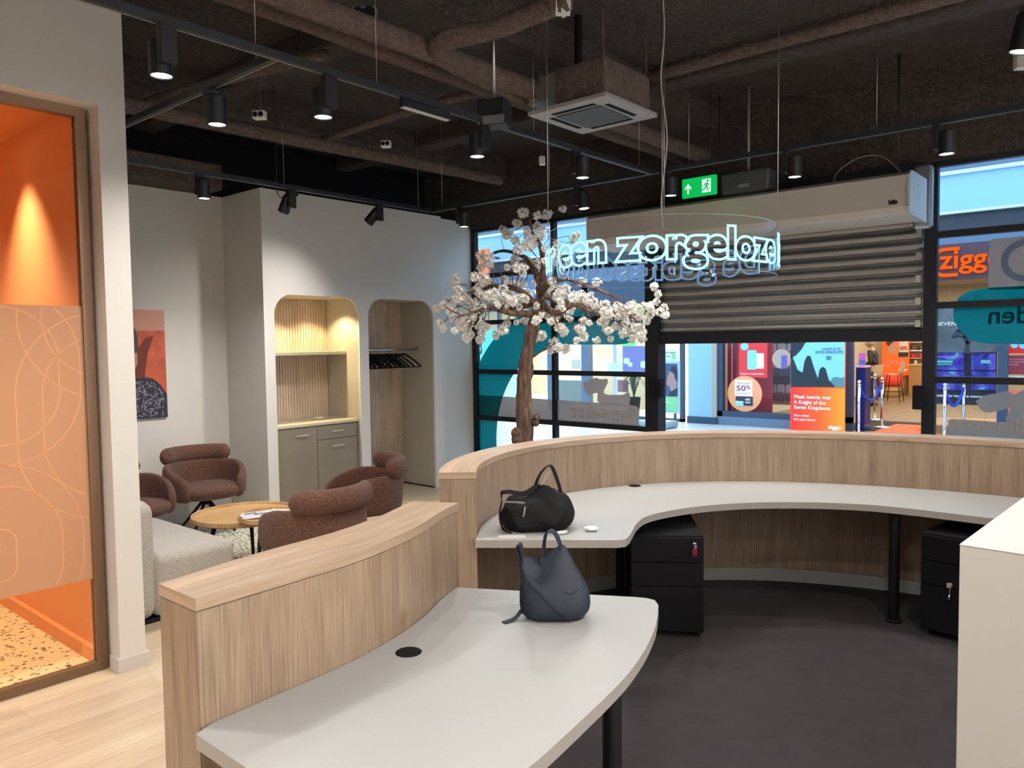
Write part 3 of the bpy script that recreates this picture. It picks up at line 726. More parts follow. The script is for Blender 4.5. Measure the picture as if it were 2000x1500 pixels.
for k, y in enumerate(ys):
    a = [.65, .4, .9, .55, 1.0, .45, .8, .6, .95, .5, .9, .7, .85, .95, .75, .9][k]
    if k == 0: h_ = hp; h_.location = (rx, y, rz_-.0026); h_.rotation_euler = (0, 0, a); h_['group'] = 'black hangers on the coat rail'
    else: h_ = dup(hp, (rx, y, rz_-.0026), a, None, 'black hangers on the coat rail')
    if k == 15: h_['label'] = 'black clothes hanger at the right-hand end of the coat rail'; del h_['group']
    if k == 14: h_['label'] = 'black clothes hanger next to the one at the right-hand end'; del h_['group']
# ------------------------------------------------------------------ framed photo print of a person (flat picture)
yA, yB_, zA, zB = 2.60, 3.487, 1.055, 2.085
t = thing('wall_picture', 'unframed photo print of a seated grey-haired person against an orange chair', 'picture', (XP, 3.0, 1.5))
M['canvas_edge'] = mat('canvas_edge', (.5, .3, .28), .7)
obj('canvas', bbox((XP+.001, yA, zA), (XP+.025, yB_, zB)), 'canvas_edge', t, True)
def pic(name, pts, mm, lay): # pts in picture pixels px,py
    pp = [(lambda c: (c.y, c.z))(ax(px, py, XP+.025)) for px, py in pts]
    pp = [(min(max(a, yA), yB_), min(max(c, zA), zB)) for a, c in pp]
    bm = B(); prism(bm, pp, 0, .0008, 0, YZ(XP+.025+.0008*lay)); return obj(name, bm, mm, t, True)
m, nt, N, L, b = newmat('pic_peach'); b.inputs['Base Color'].default_value = (.50, .235, .17, 1)
pic('picture_background', [(200, 590), (330, 590), (330, 650), (200, 650)], 'pic_peach', 0)
pic('picture_chair', [(200, 645), (330, 646), (330, 830), (200, 830)], mat('pic_orange', (.46, .085, .035), .6, noise=(9, .3)), 1)
pic('picture_shadow', [(262, 690), (284, 660), (300, 655), (288, 690), (282, 740), (280, 775), (262, 775)], mat('pic_dark', (.13, .02, .012), .7), 2)
pic('picture_shirt', [(200, 745), (252, 745), (262, 740), (285, 737), (300, 740), (314, 752), (330, 770), (330, 835), (200, 835)], mat('pic_shirt', (.012, .012, .025), .7), 3)
random.seed(5); bm = B()
for k in range(330):
    px = random.uniform(252, 321); py = random.uniform(745, 818)
    if py < 742+(max(0, px-300)*1.4): continue
    c = ax(px, py, XP+.0292); a = random.uniform(0, PI); l = random.uniform(.006, .016); w = l*.4
    if not (yA+.02 < c.y < yB_-.02 and zA+.02 < c.z < zB): continue
    bm.faces.new([bm.verts.new((XP+.0292, c.y+l*math.cos(a)*s1-w*math.sin(a)*s2, c.z+l*math.sin(a)*s1+w*math.cos(a)*s2)) for s1, s2 in ((1, 0), (0, 1), (-1, 0), (0, -1))])
obj('shirt_pattern', bm, mat('pic_flower', (.30, .28, .36), .7), t, True)
pic('picture_face', [(228, 660), (252, 662), (262, 672), (268, 690), (268, 712), (262, 722), (258, 742), (228, 745)], mat('pic_skin', (.42, .20, .14), .6), 4)
pic('picture_hair', [(225, 632), (250, 634), (262, 640), (268, 655), (270, 682), (266, 690), (260, 688), (258, 672), (250, 662), (228, 658)], mat('pic_hair', (.06, .055, .06), .8), 5)
pic('picture_glasses', [(246, 681), (262, 681), (268, 688), (268, 690), (261, 684), (258, 693), (248, 694)], mat('pic_glasses', (.04, .03, .03), .4), 6)

# ================================================================== THINGS ON THE DESKS
def loft(bm, rings, cap=True):
    R = [[bm.verts.new(v) for v in r_] for r_ in rings]; n = len(R[0])
    for a, b_ in zip(R, R[1:]):
        for k in range(n): bm.faces.new((a[k], a[(k+1) % n], b_[(k+1) % n], b_[k]))
    if cap: bm.faces.new(R[0][::-1]); bm.faces.new(R[-1])
    return bm
def ribbon(bm, pts, w, th=.004, wdir=None):
    """flat strap: width vector w per point or constant"""
    P_ = [Vector(p) for p in pts]; prev = None
    for i, p in enumerate(P_):
        t = (P_[min(i+1, len(P_)-1)]-P_[max(i-1, 0)]).normalized(); wd = Vector(wdir[i] if isinstance(wdir, list) else wdir).normalized()
        wd = (wd - t*wd.dot(t)).normalized(); n = t.cross(wd)*th/2; ww = (w[i] if isinstance(w, list) else w)/2
        cur = [bm.verts.new(p+wd*ww+n), bm.verts.new(p-wd*ww+n), bm.verts.new(p-wd*ww-n), bm.verts.new(p+wd*ww-n)]
        if prev:
            for k in range(4): bm.faces.new((prev[k], prev[(k+1) % 4], cur[(k+1) % 4], cur[k]))
        else: bm.faces.new(cur[::-1])
        prev = cur
    bm.faces.new(prev); return bm
RIGHT = Vector((math.cos(YAW), math.sin(YAW), 0))
def wob(p, s, a): 
    from mathutils import noise
    n = noise.noise_vector(Vector(p)*s); return Vector(p)+n*a
# navy hobo bag; local x = across, y = away, z up
bp = az(1083, 1205, DZ); BR = YAW
t = thing('navy_handbag', 'navy leather slouch bag standing on the near desk', 'bag', (bp.x, bp.y, DZ), BR)
K = .00183   # metres per picture pixel at the bag
ol = [ # z, left, right, depth
    (0.000, -48, 50, .052), (.012, -62, 64, .070), (.035, -68, 72, .078), (.065, -70, 73, .078), (.10, -68, 69, .070), (.122, -67, 64, .060)]
rings = []
for (z_, l_, r_, d_) in ol:
    c_ = (l_+r_)/2*K; a_ = (r_-l_)/2*K
    rings.append([Vector((c_+a_*math.copysign(abs(math.cos(q))**.8, math.cos(q)), d_*math.copysign(abs(math.sin(q))**.8, math.sin(q)), z_ + (.0 if z_ < .12 else .0))) for q in [2*PI*k/28 for k in range(28)]])
# upper rim dips in the middle and climbs to the two strap roots
for (f_, xr_, dd) in ((.5, 40, .050), (.8, 26, .036), (1.0, 17, .022)):
    rg = []
    for k in range(28):
        q = 2*PI*k/28; x = (-66+ (1+math.cos(q))/2*(66+xr_))*K; u = (math.cos(q)+1)/2
        ztop = .122 + f_*.026 + f_*((.095*(1-u/.38)**1.7 if u < .38 else 0) + (.138*((u-.38)/.62)**1.25 if u >= .38 else 0))
        xx = x*(1-.0*f_) - (.012 if u < .2 else 0)*f_ 
        rg.append(Vector((xx, dd*math.sin(q), ztop)))
    rings.append(rg)
bm = B(); loft(bm, rings, True)
for v in bm.verts: v.co = wob(v.co, 14, .006) if v.co.z > .01 else v.co
subsurf(obj('bag_body', bm, 'bag_blue', t, smooth=True), 2)
bm = B(); ribbon(bm, smoothcurve([(-.112, .0, .19), (-.125, -.005, .235), (-.133, -.01, .262), (-.127, -.012, .274), (-.118, -.01, .262), (-.112, .0, .215), (-.105, .01, .17)], 5), .035, .004, (.25, 1, 0)); obj('strap', bm, 'bag_blue', t, smooth=True, flat_angle=40)
bm = B(); ribbon(bm, smoothcurve([(.028, .0, .25), (.018, -.004, .285), (.004, -.008, .312), (-.012, -.01, .322), (-.027, -.006, .312), (-.034, .004, .275), (-.036, .012, .235), (-.030, .02, .19)], 5), .034, .004, (.35, 1, 0)); obj('strap', bm, 'bag_blue', t, smooth=True, flat_angle=40)
bm = B(); ribbon(bm, smoothcurve([(-.120, -.02, .035), (-.14, -.03, .012), (-.165, -.045, .0045), (-.185, -.06, .0035)], 4), .022, .0035, (.4, -1, .0)); obj('side_tail', bm, 'bag_blue', t, smooth=True, flat_angle=40)
bm = B(); tube(bm, smoothcurve([(-.118, -.045, .03), (-.123, -.04, .08), (-.122, -.03, .13)], 4), .0035, 8); obj('zip', bm, 'matte', t)
bm = B(); tube(bm, smoothcurve([(-.095, -.066, .150), (-.04, -.084, .095), (.02, -.088, .035), (.05, -.07, .006)], 5), .0018, 6); obj('seam', bm, 'matte', t)
bm = B(); tube(bm, smoothcurve([(.030, -.0835, .118), (.055, -.079, .108), (.068, -.0755, .114), (.082, -.068, .124)], 3), .0014, 6); obj('pocket_stitch', bm, 'matte', t)
# black nylon bag
bp = az(1030, 1036, DZ)
t = thing('black_duffel_bag', 'crumpled black nylon bag slumped on the far desk', 'bag', (bp.x, bp.y+.07, DZ), BR)
K = .00262
ol = [(0, -52, 62, .10), (.012, -66, 74, .13), (.05, -70, 79, .145), (.09, -69, 81, .14), (.125, -66, 74, .125), (.155, -64, 66, .10), (.178, -58, 58, .07)]
rings = []
for (z_, l_, r_, d_) in ol:
    c_ = (l_+r_)/2*K; a_ = (r_-l_)/2*K
    rings.append([Vector((c_+a_*math.copysign(abs(math.cos(q))**.85, math.cos(q)), d_*math.copysign(abs(math.sin(q))**.8, math.sin(q)), z_)) for q in [2*PI*k/36 for k in range(36)]])
rg = []
for k in range(36):
    q = 2*PI*k/36; u = (math.cos(q)+1)/2; x = (-55+u*105)*K; rg.append(Vector((x, .05*math.sin(q), .188 + .085*max(0, math.sin(PI*min(1, max(0, (u-.35)/.62))))**1.2)))
rings.append(rg); bm = B(); loft(bm, rings)
for v in bm.verts:
    if v.co.z > .008: v.co = wob(wob(v.co, 9, .03), 22, .016); v.co.z = max(.004, v.co.z)
subsurf(obj('bag_body', bm, 'bag_black', t, smooth=True), 2)
bm = B(); ribbon(bm, smoothcurve([(.00, -.03, .235), (.018, -.04, .285), (.045, -.045, .325), (.072, -.04, .343), (.094, -.03, .33), (.112, -.02, .285), (.128, -.01, .235), (.14, 0, .19)], 5), .030, .004, (.6, 1, 0)); obj('handle', bm, 'bag_black', t, smooth=True, flat_angle=40)
bm = B(); ribbon(bm, smoothcurve([(.03, -.05, .245), (.055, -.055, .28), (.078, -.055, .318)], 4), .014, .003, (1, -.2, -.6)); obj('handle_lining', bm, mat('reflective_tape', (.32, .27, .27), .5), t)
bm = B(); ribbon(bm, smoothcurve([(-.18, -.03, .175), (-.183, -.06, .205), (-.14, -.07, .213), (-.09, -.07, .205), (-.04, -.06, .205), (0, -.05, .235)], 5), .022, .004, (0, .6, 1)); obj('handle', bm, 'bag_black', t, smooth=True, flat_angle=40)
bm = B(); ribbon(bm, smoothcurve([(-.178, -.08, .17), (-.19, -.10, .12), (-.19, -.11, .07), (-.17, -.12, .02), (-.13, -.13, .008)], 5), .02, .003, (.3, 1, 0)); obj('strap', bm, 'bag_black', t, smooth=True, flat_angle=40)
bm = B(); ribbon(bm, smoothcurve([(-.165, -.11, .168), (-.10, -.135, .170), (-.06, -.13, .165)], 4), .010, .002, (0, .5, 1)); obj('zip_tape', bm, mat('zip_grey', (.12, .105, .12), .6), t)
bm = B(); ribbon(bm, [(-.058, -.155, .150), (-.062, -.162, .120), (-.068, -.165, .100)], .009, .002, (1, 0, 0)); obj('zip_puller', bm, mat('zip_tan', (.2, .17, .15), .6), t)
# remote, crumpled tissue, paper
c = az(1098, 1043, DZ)
t = thing('remote_control', 'small white remote with dark buttons in front of the black bag', 'remote', (c.x, c.y, DZ), BR+.5)
bm = B(); loft(bm, [[Vector((a*math.cos(q), b_*math.sin(q), z)) for q in [2*PI*k/20 for k in range(20)]] for z, a, b_ in ((.0, .022, .012), (.004, .031, .018), (.011, .033, .0195), (.016, .029, .016), (.018, .018, .009))]); obj('case', bm, 'plastic_white', t, smooth=True)
bm = B()
for (x, y) in ((-.016, .003), (-.008, -.004), (0, .004), (.008, -.003), (.016, .002)): box(bm, (x-.003, y-.003, .0155), (x+.003, y+.003, .0192))
obj('buttons', bm, mat('dark_button', (.02, .025, .05), .5), t)
c = az(1155, 1037, DZ)
bm = B(); bmesh.ops.create_icosphere(bm, subdivisions=3, radius=.033)
from mathutils import noise as mnoise
for v in bm.verts: v.co = Vector((v.co.x*1.15, v.co.y*.85, max(-.0125, v.co.z*.42 + mnoise.noise(v.co*55)*.007))) ; v.co.xy = v.co.xy*(1+mnoise.noise(v.co*48)*.2)
t = tag(obj('crumpled_tissue', bm, mat('tissue', (.82, .82, .82), .8)), 'crumpled white tissue on the far desk', 'tissue'); t.location = (c.x, c.y, DZ+.0127); t.rotation_euler = (0, 0, .6)
c = az(1000, 1049, DZ)
t = tag(obj('paper_sheet', bbox((-.07, -.014, 0), (.07, .05, .0006)), mat('paper_grey', (.55, .54, .52), .7)), 'thin pale sheet of paper under the front edge of the black bag', 'paper'); t.location = (c.x, c.y, DZ); t.rotation_euler = (0, 0, BR)
# keys hanging in the pedestal locks
c = ay(1360, 1062, 1) ; d = ray(1360, 1070); 
def key(label, px, py, dist, col, tassel):
    d = ray(px, py); p = Vector((0, 0, H))+d/math.hypot(d.x, d.y)*dist
    t = thing('key', label, 'key', tuple(p), BR)
    bm = B(); tube(bm, [(0, 0, 0), (0, .03, 0)], .0028, 8); lathe(bm, [(0, -.002), (.011, -.002), (.011, .002), (0, .002)], (0, 0, 0), 14)
    bmesh.ops.rotate(bm, verts=bm.verts, matrix=Matrix.Rotation(0, 3, 'X')); obj('key_blade', bm, 'steel', t)
    bm = B()
    if tassel:
        tube(bm, [(0, 0, -.002), (0, 0, -.022)], .0012, 6)
        for k in range(9): tube(bm, [(0, 0, -.022), ((k-4)*.0028, (k % 3-1)*.003, -.032), ((k-4)*.0032, (k % 3-1)*.003, -.072-.004*(k % 2))], .0018, 5)
        obj('tassel', bm, mat('red_tassel', (.30, .02, .04), .8), t)
    else:
        box(bm, (-.022, -.002, -.014), (.004, .002, .012)); tube(bm, [(-.004, 0, -.014), (-.006, 0, -.055)], .0015, 6); obj('key_head', bm, mat('beige_plastic', (.45, .32, .25), .6), t)
        bm = B(); tube(bm, [(-.006, 0, -.055), (-.012, 0, -.085)], .004, 8); obj('fob', bm, 'steel', t)
key('silver key with a red tassel hanging in the left pedestal lock', 1357, 1062, 4.455, None, True)
key('key with a pale plastic head sticking out of the right pedestal lock', 1857, 1143, 4.86, None, False)
# ================================================================== BLOSSOM TREE
tp = Vector((0, 0, 0)); d = ray(1025, 860); k_ = 6.05/math.hypot(d.x, d.y)
TB = Vector((d.x*k_, d.y*k_, 0))
def tpt(px, py, off=0): # point of the crown: near the tree's own depth, off = metres further away
    d = ray(px, py); s = (6.05+off)/math.hypot(d.x, d.y); return Vector((0, 0, H))+d*s
t = thing('blossom_tree', 'artificial cherry tree with white blossom standing behind the reception counter', 'tree', (TB.x, TB.y, 0))
m, nt, N, L, b = newmat('bark'); tc = N.new('ShaderNodeTexCoord'); mp = N.new('ShaderNodeMapping'); mp.inputs['Scale'].default_value = (30, 30, 5); L.new(tc.outputs['Object'], mp.inputs[0])
nz = N.new('ShaderNodeTexNoise'); nz.inputs['Scale'].default_value = 1.4; nz.inputs['Detail'].default_value = 8; L.new(mp.outputs[0], nz.inputs['Vector'])
r = ramp(N, [(.35, (.035, .022, .016)), (.55, (.11, .062, .04)), (.72, (.20, .14, .10))]); L.new(nz.outputs['Fac'], r.inputs['Fac']); L.new(r.outputs['Color'], b.inputs['Base Color']); b.inputs['Roughness'].default_value = .95
bp_ = N.new('ShaderNodeBump'); bp_.inputs['Strength'].default_value = 1; bp_.inputs['Distance'].default_value = .02; L.new(nz.outputs['Fac'], bp_.inputs['Height']); L.new(bp_.outputs['Normal'], b.inputs['Normal'])
trunk = [Vector((TB.x, TB.y, .45))] + [tpt(1026, 862), tpt(1022, 800), tpt(1024, 750), tpt(1028, 700), tpt(1036, 655), tpt(1044, 620), tpt(1052, 590), tpt(1058, 560)]
trunk = smoothcurve(trunk, 6)
bm = B(); tube(bm, trunk, [.072-.034*(i/(len(trunk)-1))**.8 for i in range(len(trunk))], 16)
for v in bm.verts: v.co = wob(wob(v.co, 7, .018), 22, .010)
for (px, py, r_) in ((1010, 846, .05), (1012, 858, .055), (1048, 815, .03), (1046, 826, .03), (1016, 728, .025)): # bark lumps
    c = tpt(px, py, -.02); bmesh.ops.create_icosphere(bm, subdivisions=2, radius=r_, matrix=Matrix.Translation(c))
obj('trunk', bm, 'bark', t, True, True)
random.seed(11)
branches = [[(1052, 590, 0), (1010, 600, .1), (980, 606, .2), (950, 602, .2)], [(1044, 612, 0), (1000, 612, -.2), (960, 600, -.35), (925, 610, -.4)],
            [(1052, 585, 0), (1085, 612, -.1), (1120, 595, -.2), (1160, 610, -.1), (1210, 612, .05), (1235, 620, .1)],
            [(1056, 575, 0), (1100, 590, .3), (1150, 600, .45), (1200, 590, .5)],
            [(1058, 560, 0), (1040, 520, .15), (1020, 500, .25), (985, 490, .3), (950, 500, .3)],
            [(1058, 560, 0), (1062, 520, .1), (1055, 480, .15), (1040, 455, .15), (1035, 430, .1)],
            [(1055, 575, 0), (1075, 550, -.2), (1110, 545, -.3), (1150, 560, -.3), (1190, 575, -.3)],
            [(1048, 600, 0), (1020, 570, -.1), (990, 560, -.1), (955, 560, .0), (930, 570, .05)],
            [(1036, 700, 0), (1050, 690, -.05), (1063, 685, -.05)],
            [(1210, 612, .05), (1250, 615, .1), (1290, 600, .15)], [(925, 610, -.4), (900, 615, -.45), (870, 600, -.5)]]
bm = B(); P_all = []
for bi, br_ in enumerate(branches):
    c = smoothcurve([tpt(*p) for p in br_], 5); r0 = .03 if bi < 8 else .014
    if bi >= 9: r0 = .008
    tube(bm, c, [max(.005, r0*(1-.75*i/(len(c)-1))) for i in range(len(c))], 8); P_all += c
for v in bm.verts: v.co = wob(v.co, 20, .008)
obj('branches', bm, 'bark', t, True, True)
# blossom clusters at many points of the crown
reg = [ # px, py, sx, sy, n, depth
    (1000, 515, 50, 18, 26, .35), (1060, 500, 22, 25, 10, .3), (950, 575, 45, 22, 30, .45), (900, 620, 30, 25, 22, .45), (930, 640, 25, 18, 12, .3), (1010, 560, 45, 28, 24, .4),
    (985, 590, 50, 18, 22, .4), (1095, 575, 40, 22, 22, .4), (1160, 595, 45, 22, 24, .4), (1100, 620, 45, 15, 18, .35), (1220, 610, 35, 20, 20, .35), (1150, 640, 50, 15, 14, .3),
    (1265, 605, 22, 18, 12, .25), (1050, 610, 30, 20, 12, .35), (1240, 650, 22, 15, 8, .2), (1040, 470, 22, 22, 12, .25)]
single = [(853, 604), (866, 597), (872, 588), (863, 640), (890, 646), (910, 660), (918, 654), (885, 556), (896, 566), (890, 545), (930, 605), (910, 585), (948, 640), (983, 645), (990, 632), (968, 655), (940, 500), (984, 449), (1010, 437), (1020, 415), (1100, 408), (1050, 421), (1068, 419), (990, 458), (1007, 470), (1013, 485), (1030, 478), (1120, 468), (1126, 460), (1058, 452), (1048, 442), (1090, 678), (1092, 640), (1141, 657), (1165, 665), (1192, 662), (1190, 645), (1082, 668), (1075, 682), (1104, 681), (1100, 648), (1257, 648), (1240, 640), (1290, 610), (1300, 617), (1278, 560), (1285, 575), (1272, 600), (1281, 590), (1296, 602), (1222, 632), (1136, 550), (1165, 551), (1058, 655), (1045, 658), (1236, 662), (1253, 660), (1215, 640), (1178, 630)]
pts = []
for (cx, cy, sx, sy, n, dp) in reg:
    for _ in range(int(n*.8)):
        pts.append((tpt(random.gauss(cx, sx*.68), random.gauss(cy, sy*.62), random.uniform(-dp, dp)), random.uniform(.022, .037)))
for (px, py) in single: pts.append((tpt(px, py, random.uniform(-.3, .3)), random.uniform(.026, .040)))
bmT = B(); 
for (p, r_) in pts: # twigs back to the nearest branch
    q = min(P_all, key=lambda s: (s-p).length+.25*(s-TB-Vector((0, 0, 1.9))).length*.3)
    if (q-p).length < 1.0:
        md = (p+q)/2+Vector((random.uniform(-.04, .04), random.uniform(-.04, .04), random.uniform(-.02, .05))); tube(bmT, smoothcurve([q, md, p], 3), .0026, 4, cap=False)
obj('twigs', bmT, 'bark', t, True)
vs_, fs_ = [], []
def petal(c, ax1, ax2, n, L_, W_):
    i = len(vs_); vs_.extend([c, c+ax1*L_*.5+ax2*W_+n*L_*.25, c+ax1*L_*.85+ax2*W_*.5+n*L_*.75, c+ax1*L_*.85-ax2*W_*.5+n*L_*.75, c+ax1*L_*.5-ax2*W_+n*L_*.25])
    fs_.append((i, i+1, i+2, i+3, i+4))
for (p, r_) in pts:
    for q in range(13):
        z_ = 1-2*(q+.5)/13; a = q*2.39996+random.random(); n = Vector((math.sqrt(1-z_*z_)*math.cos(a), math.sqrt(1-z_*z_)*math.sin(a), z_))
        fc = p+n*r_*random.uniform(.3, .85); t1 = n.orthogonal().normalized(); t2 = n.cross(t1); s_ = r_*random.uniform(.45, .7); a0 = random.uniform(0, 6)
        for k in range(5):
            c_, s2 = math.cos(a0+k*1.2566), math.sin(a0+k*1.2566); petal(fc, t1*c_+t2*s2, t2*c_-t1*s2, n, s_, s_*.42)
me = bpy.data.meshes.new('blossom'); me.from_pydata([tuple(v) for v in vs_], [], fs_)
m, nt, N, L, b = newmat('petals'); N.remove(b); dd = N.new('ShaderNodeBsdfDiffuse'); dd.inputs[0].default_value = (.94, .92, .87, 1); tl = N.new('ShaderNodeBsdfTranslucent'); tl.inputs[0].default_value = (.85, .83, .78, 1)
mx = N.new('ShaderNodeMixShader'); mx.inputs[0].default_value = .35; L.new(dd.outputs[0], mx.inputs[1]); L.new(tl.outputs[0], mx.inputs[2]); L.new(mx.outputs[0], N['Material Output'].inputs[0])
link('blossom', me, 'petals', t, wm(t))
bm = B(); lathe(bm, [(0, 0), (.24, 0), (.30, .70), (.305, .72), (.285, .72), (.27, .62), (0, .62)], (TB.x, TB.y, 0), 36); obj('planter', bm, 'black', t, True, True, 40)

# ================================================================== CEILING
def beam(lo, hi, mm='ceil'): return struct(obj('ceiling_beam', bbox(lo, hi, .015, 1), mm))
beam((-7.58, 1.84, 3.255), (-7.1, 3.98, 3.50), 'pipe')            # brown beam over the picture wall
for y0 in (1.0, 3.3, 5.6): beam((-7.5, y0, 3.78), (3.1, y0+.22, 3.97))
beam((-3.95, -3.0, 3.70), (-3.35, 7.1, 3.98)); beam((-.6, -3.0, 3.74), (-.3, 7.1, 3.98)); beam((-6.5, -3, 3.70), (-6.1, 7.1, 3.98))
def pipe(label, pts, r, n=14):
    bm = B(); tube(bm, smoothcurve(pts, 5), r, n)
    for v in bm.verts: v.co = wob(v.co, 11, r*.14)
    return tag(obj('ceiling_pipe', bm, 'pipe', None, smooth=True), label, 'pipe')
P36 = lambda px, py, h=3.5: az(px, py, h)
pipe('thick brown sprayed pipe running above the central spot track', [(-3.62, -1, 3.52), (-3.62, 2, 3.52), (-3.66, 4.6, 3.52), (-3.66, 6.9, 3.52)], .085)
pipe('brown sprayed pipe between the central track and the thick pipe', [(-3.36, -1, 3.43), (-3.34, 2, 3.43), (-3.34, 4.6, 3.43), (-3.34, 6.9, 3.43)], .065)
pipe('brown sprayed pipe furthest left, ending above the niche wall spots', [(-5.62, -1, 3.42), (-5.60, 2.4, 3.42), (-5.45, 4.6, 3.42), (-5.35, 6.1, 3.42)], .055)
sp_ = [az(1110, 0, 3.52), az(1040, 28, 3.50), az(960, 58, 3.47), az(880, 76, 3.44), az(853, 90, 3.43), az(880, 122, 3.42), az(960, 160, 3.42), az(1070, 215, 3.42)]
pipe('brown sprayed pipe with a hooked bend beside the air conditioner', [tuple(p) for p in sp_], .055)
pipe('thin brown sprayed conduit crossing over the left end of the room', [(-6.9, 2.6, 3.55), (-5.4, 2.75, 3.55), (-4.2, 3.1, 3.6)], .035)
pipe('brown sprayed conduit crossing between the left pipe and the central track', [(-5.5, 4.0, 3.46), (-4.4, 4.05, 3.5), (-3.5, 4.1, 3.5)], .03)
pipe('faint brown pipe crossing the dark ceiling on the right', [(-3.0, 5.15, 3.7), (-1.0, 5.15, 3.7), (2.9, 5.15, 3.7)], .045)
# light tracks
def track(label, a, b_):
    bm = B(); a, b_ = Vector(a), Vector(b_); d_ = (b_-a).normalized(); s = Vector((-d_.y, d_.x, 0))*.018
    for z0, z1, q in ((0, .034, 1),):
        V = [bm.verts.new(p+s*e+Vector((0, 0, z))) for p in (a, b_) for e in (-1, 1) for z in (z0, z1)]
        for f in ((0, 1, 3, 2), (4, 6, 7, 5), (0, 4, 5, 1), (2, 3, 7, 6), (0, 2, 6, 4), (1, 5, 7, 3)): bm.faces.new([V[i] for i in f])
    t = thing('light_track', label, 'track', tuple(a)); obj('track_rail', bm, 'frame', t, True)
    bm = B(); L_ = (b_-a).length; n = max(1, int(L_/1.3))
    V = [bm.verts.new(p+s*e+Vector((0, 0, z))) for p in (a, b_) for e in (.45, .62) for z in (-.0015, .0)]
    for f in ((0, 1, 3, 2), (4, 6, 7, 5), (0, 4, 5, 1), (2, 3, 7, 6), (0, 2, 6, 4), (1, 5, 7, 3)): bm.faces.new([V[i] for i in f])
    obj('conductor_lip', bm, 'steel', t, True)
    for k in range(n+1):
        p = a+d_*(.15+(L_-.3)*k/n); bm = B(); tube(bm, [p+Vector((0, 0, .034)), (p.x, p.y, ZC+.01)], .0013, 5); obj('suspension_wire', bm, 'steel', t, True)
    return t
ZT = 3.0
XAt = -3.07; XBt = -5.50; YCt = 5.25
track('black light track down the middle of the ceiling', (XAt, -2.6, ZT), (XAt, YCt-.02, ZT))
track('black light track along the niche wall', (XBt, 2.0, ZT), (XBt, YCt-.02, ZT))
track('black light track parallel to the shop front', (XBt, YCt, ZT), (2.6, YCt, ZT))
track('short black cross track joining the central track on the left', (-6.6, 2.0, ZT), (XAt-.02, 2.0, ZT))
track('added unseen black track for the fill lamps facing the right-hand wall', (.75, -2.6, ZT), (.75, YCt-.02, ZT))  # added out of view to carry the bounce lamps
track('black light track over the reception behind the camera', (-.4, -2.6, ZT), (-.4, YCt-.02, ZT))
def make_spot(tilt, heading, face='lamp'):
    t = thing('track_spotlight', 'x', 'spotlight')
    obj('driver_box', bbox((-.019, -.035, -.15), (.019, .035, 0), .003, 1), 'black', t)
    Rm = Matrix.Rotation(heading, 4, 'Z') @ Matrix.Translation((.055, 0, -.10)) @ Matrix.Rotation(-tilt, 4, 'Y')
    bm = B(); lathe(bm, [(0, .055), (.040, .055), (.046, .048), (.046, -.085), (.041, -.085), (.040, -.078), (0, -.078)], (0, 0, 0), 28); bmesh.ops.transform(bm, matrix=Rm, verts=bm.verts); h = obj('lamp_head', bm, 'black', t, smooth=True, flat_angle=35)
    bm = B(); lathe(bm, [(0, -.0805), (.0385, -.0805), (.0385, -.079), (0, -.079)], (0, 0, 0), 24); bmesh.ops.transform(bm, matrix=Rm, verts=bm.verts); obj('lamp_face', bm, face, t)
    bm = B(); tube(bm, [Vector((.01, 0, -.10)), Rm @ Vector((0, 0, 0))], .012, 8); obj('swivel', bm, 'black', t)
    return t, Rm @ Vector((0, 0, -.088)), (Rm.to_3x3() @ Vector((0, 0, -1)))
LP = [] # label, x, y, heading, tilt, power, cone
def on(px, py, axis): # where on the track the lamp hangs
    p = az(px, py, 2.83); return p
L1 = [('large black spotlight on the central track, nearest the camera', XAt, 1.50, PI, 0, 26, 75),
      ('black spotlight hanging from the short cross track', -3.66, 2.0, 0, 0, 45, 75),
      ('black spotlight second along the central track, left of the strip lamp', XAt, 2.28, PI, 0, 45, 70),
      ('black spotlight third along the central track, right of the strip lamp', XAt, 3.36, PI, 0, 60, 70),
      ('black spotlight fourth along the central track, above the other of the pair by the tree', XAt, 4.27, 0, 0, 60, 60),
      ('black spotlight on the shop-front track, lower of the pair above the tree', -3.76, YCt, 0, .12, 50, 70),
      ('black spotlight above the picture wall', XBt, 2.90, PI/2*.0, 0, 45, 75),
      ('black spotlight tilted at the kitchenette niche', XBt, 3.68, PI*1.05, .55, 75, 62),
      ('black spotlight tilted at the wall over the coat niche', XBt, 4.60, PI*1.12, .80, 60, 70),
      ('black spotlight at the corner of the two tracks beside the tree', -5.12, YCt, 0, 0, 55, 75),
      ('black spotlight left of the green exit sign', -2.955, YCt, 0, 0, 60, 75),
      ('black spotlight above the middle of the white air curtain', -2.02, YCt, 0, 0, 60, 75),
      ('black spotlight furthest right, above the end of the air curtain', -1.11, YCt, 0, 0, 60, 75)]
hid = [('black spotlight over the near desk, behind the camera', -.4, .5, PI, .15, 120, 80), ('black spotlight over the white block', -.4, 2.2, PI, .1, 80, 85), ('black spotlight above the far desk on the reception track', -.4, 3.6, PI, .2, 70, 80),  # lamps beyond the view, put in to light near desk and counters
       ('black spotlight on the central track behind the camera', XAt, .3, PI, 0, 110, 85), ('black spotlight at the back end of the central track', XAt, -1.2, PI, 0, 130, 85), ('black spotlight at the back end of the reception track', -.4, -1.0, PI, 0, 170, 85), ('black spotlight over the sofa on the cross track', -5.2, 2.0, 0, .2, 60, 80)]
hid += [('added unseen black spotlight bouncing fill off the right-hand wall, %s counted from the shop front' % ('first', 'second', 'third', 'fourth', 'fifth')[k], .75, 4.3-1.45*k, .02*0, .75, 800, 100) for k in range(5)]  # unseen lamps added to bounce soft fill off the right wall
protos = {}
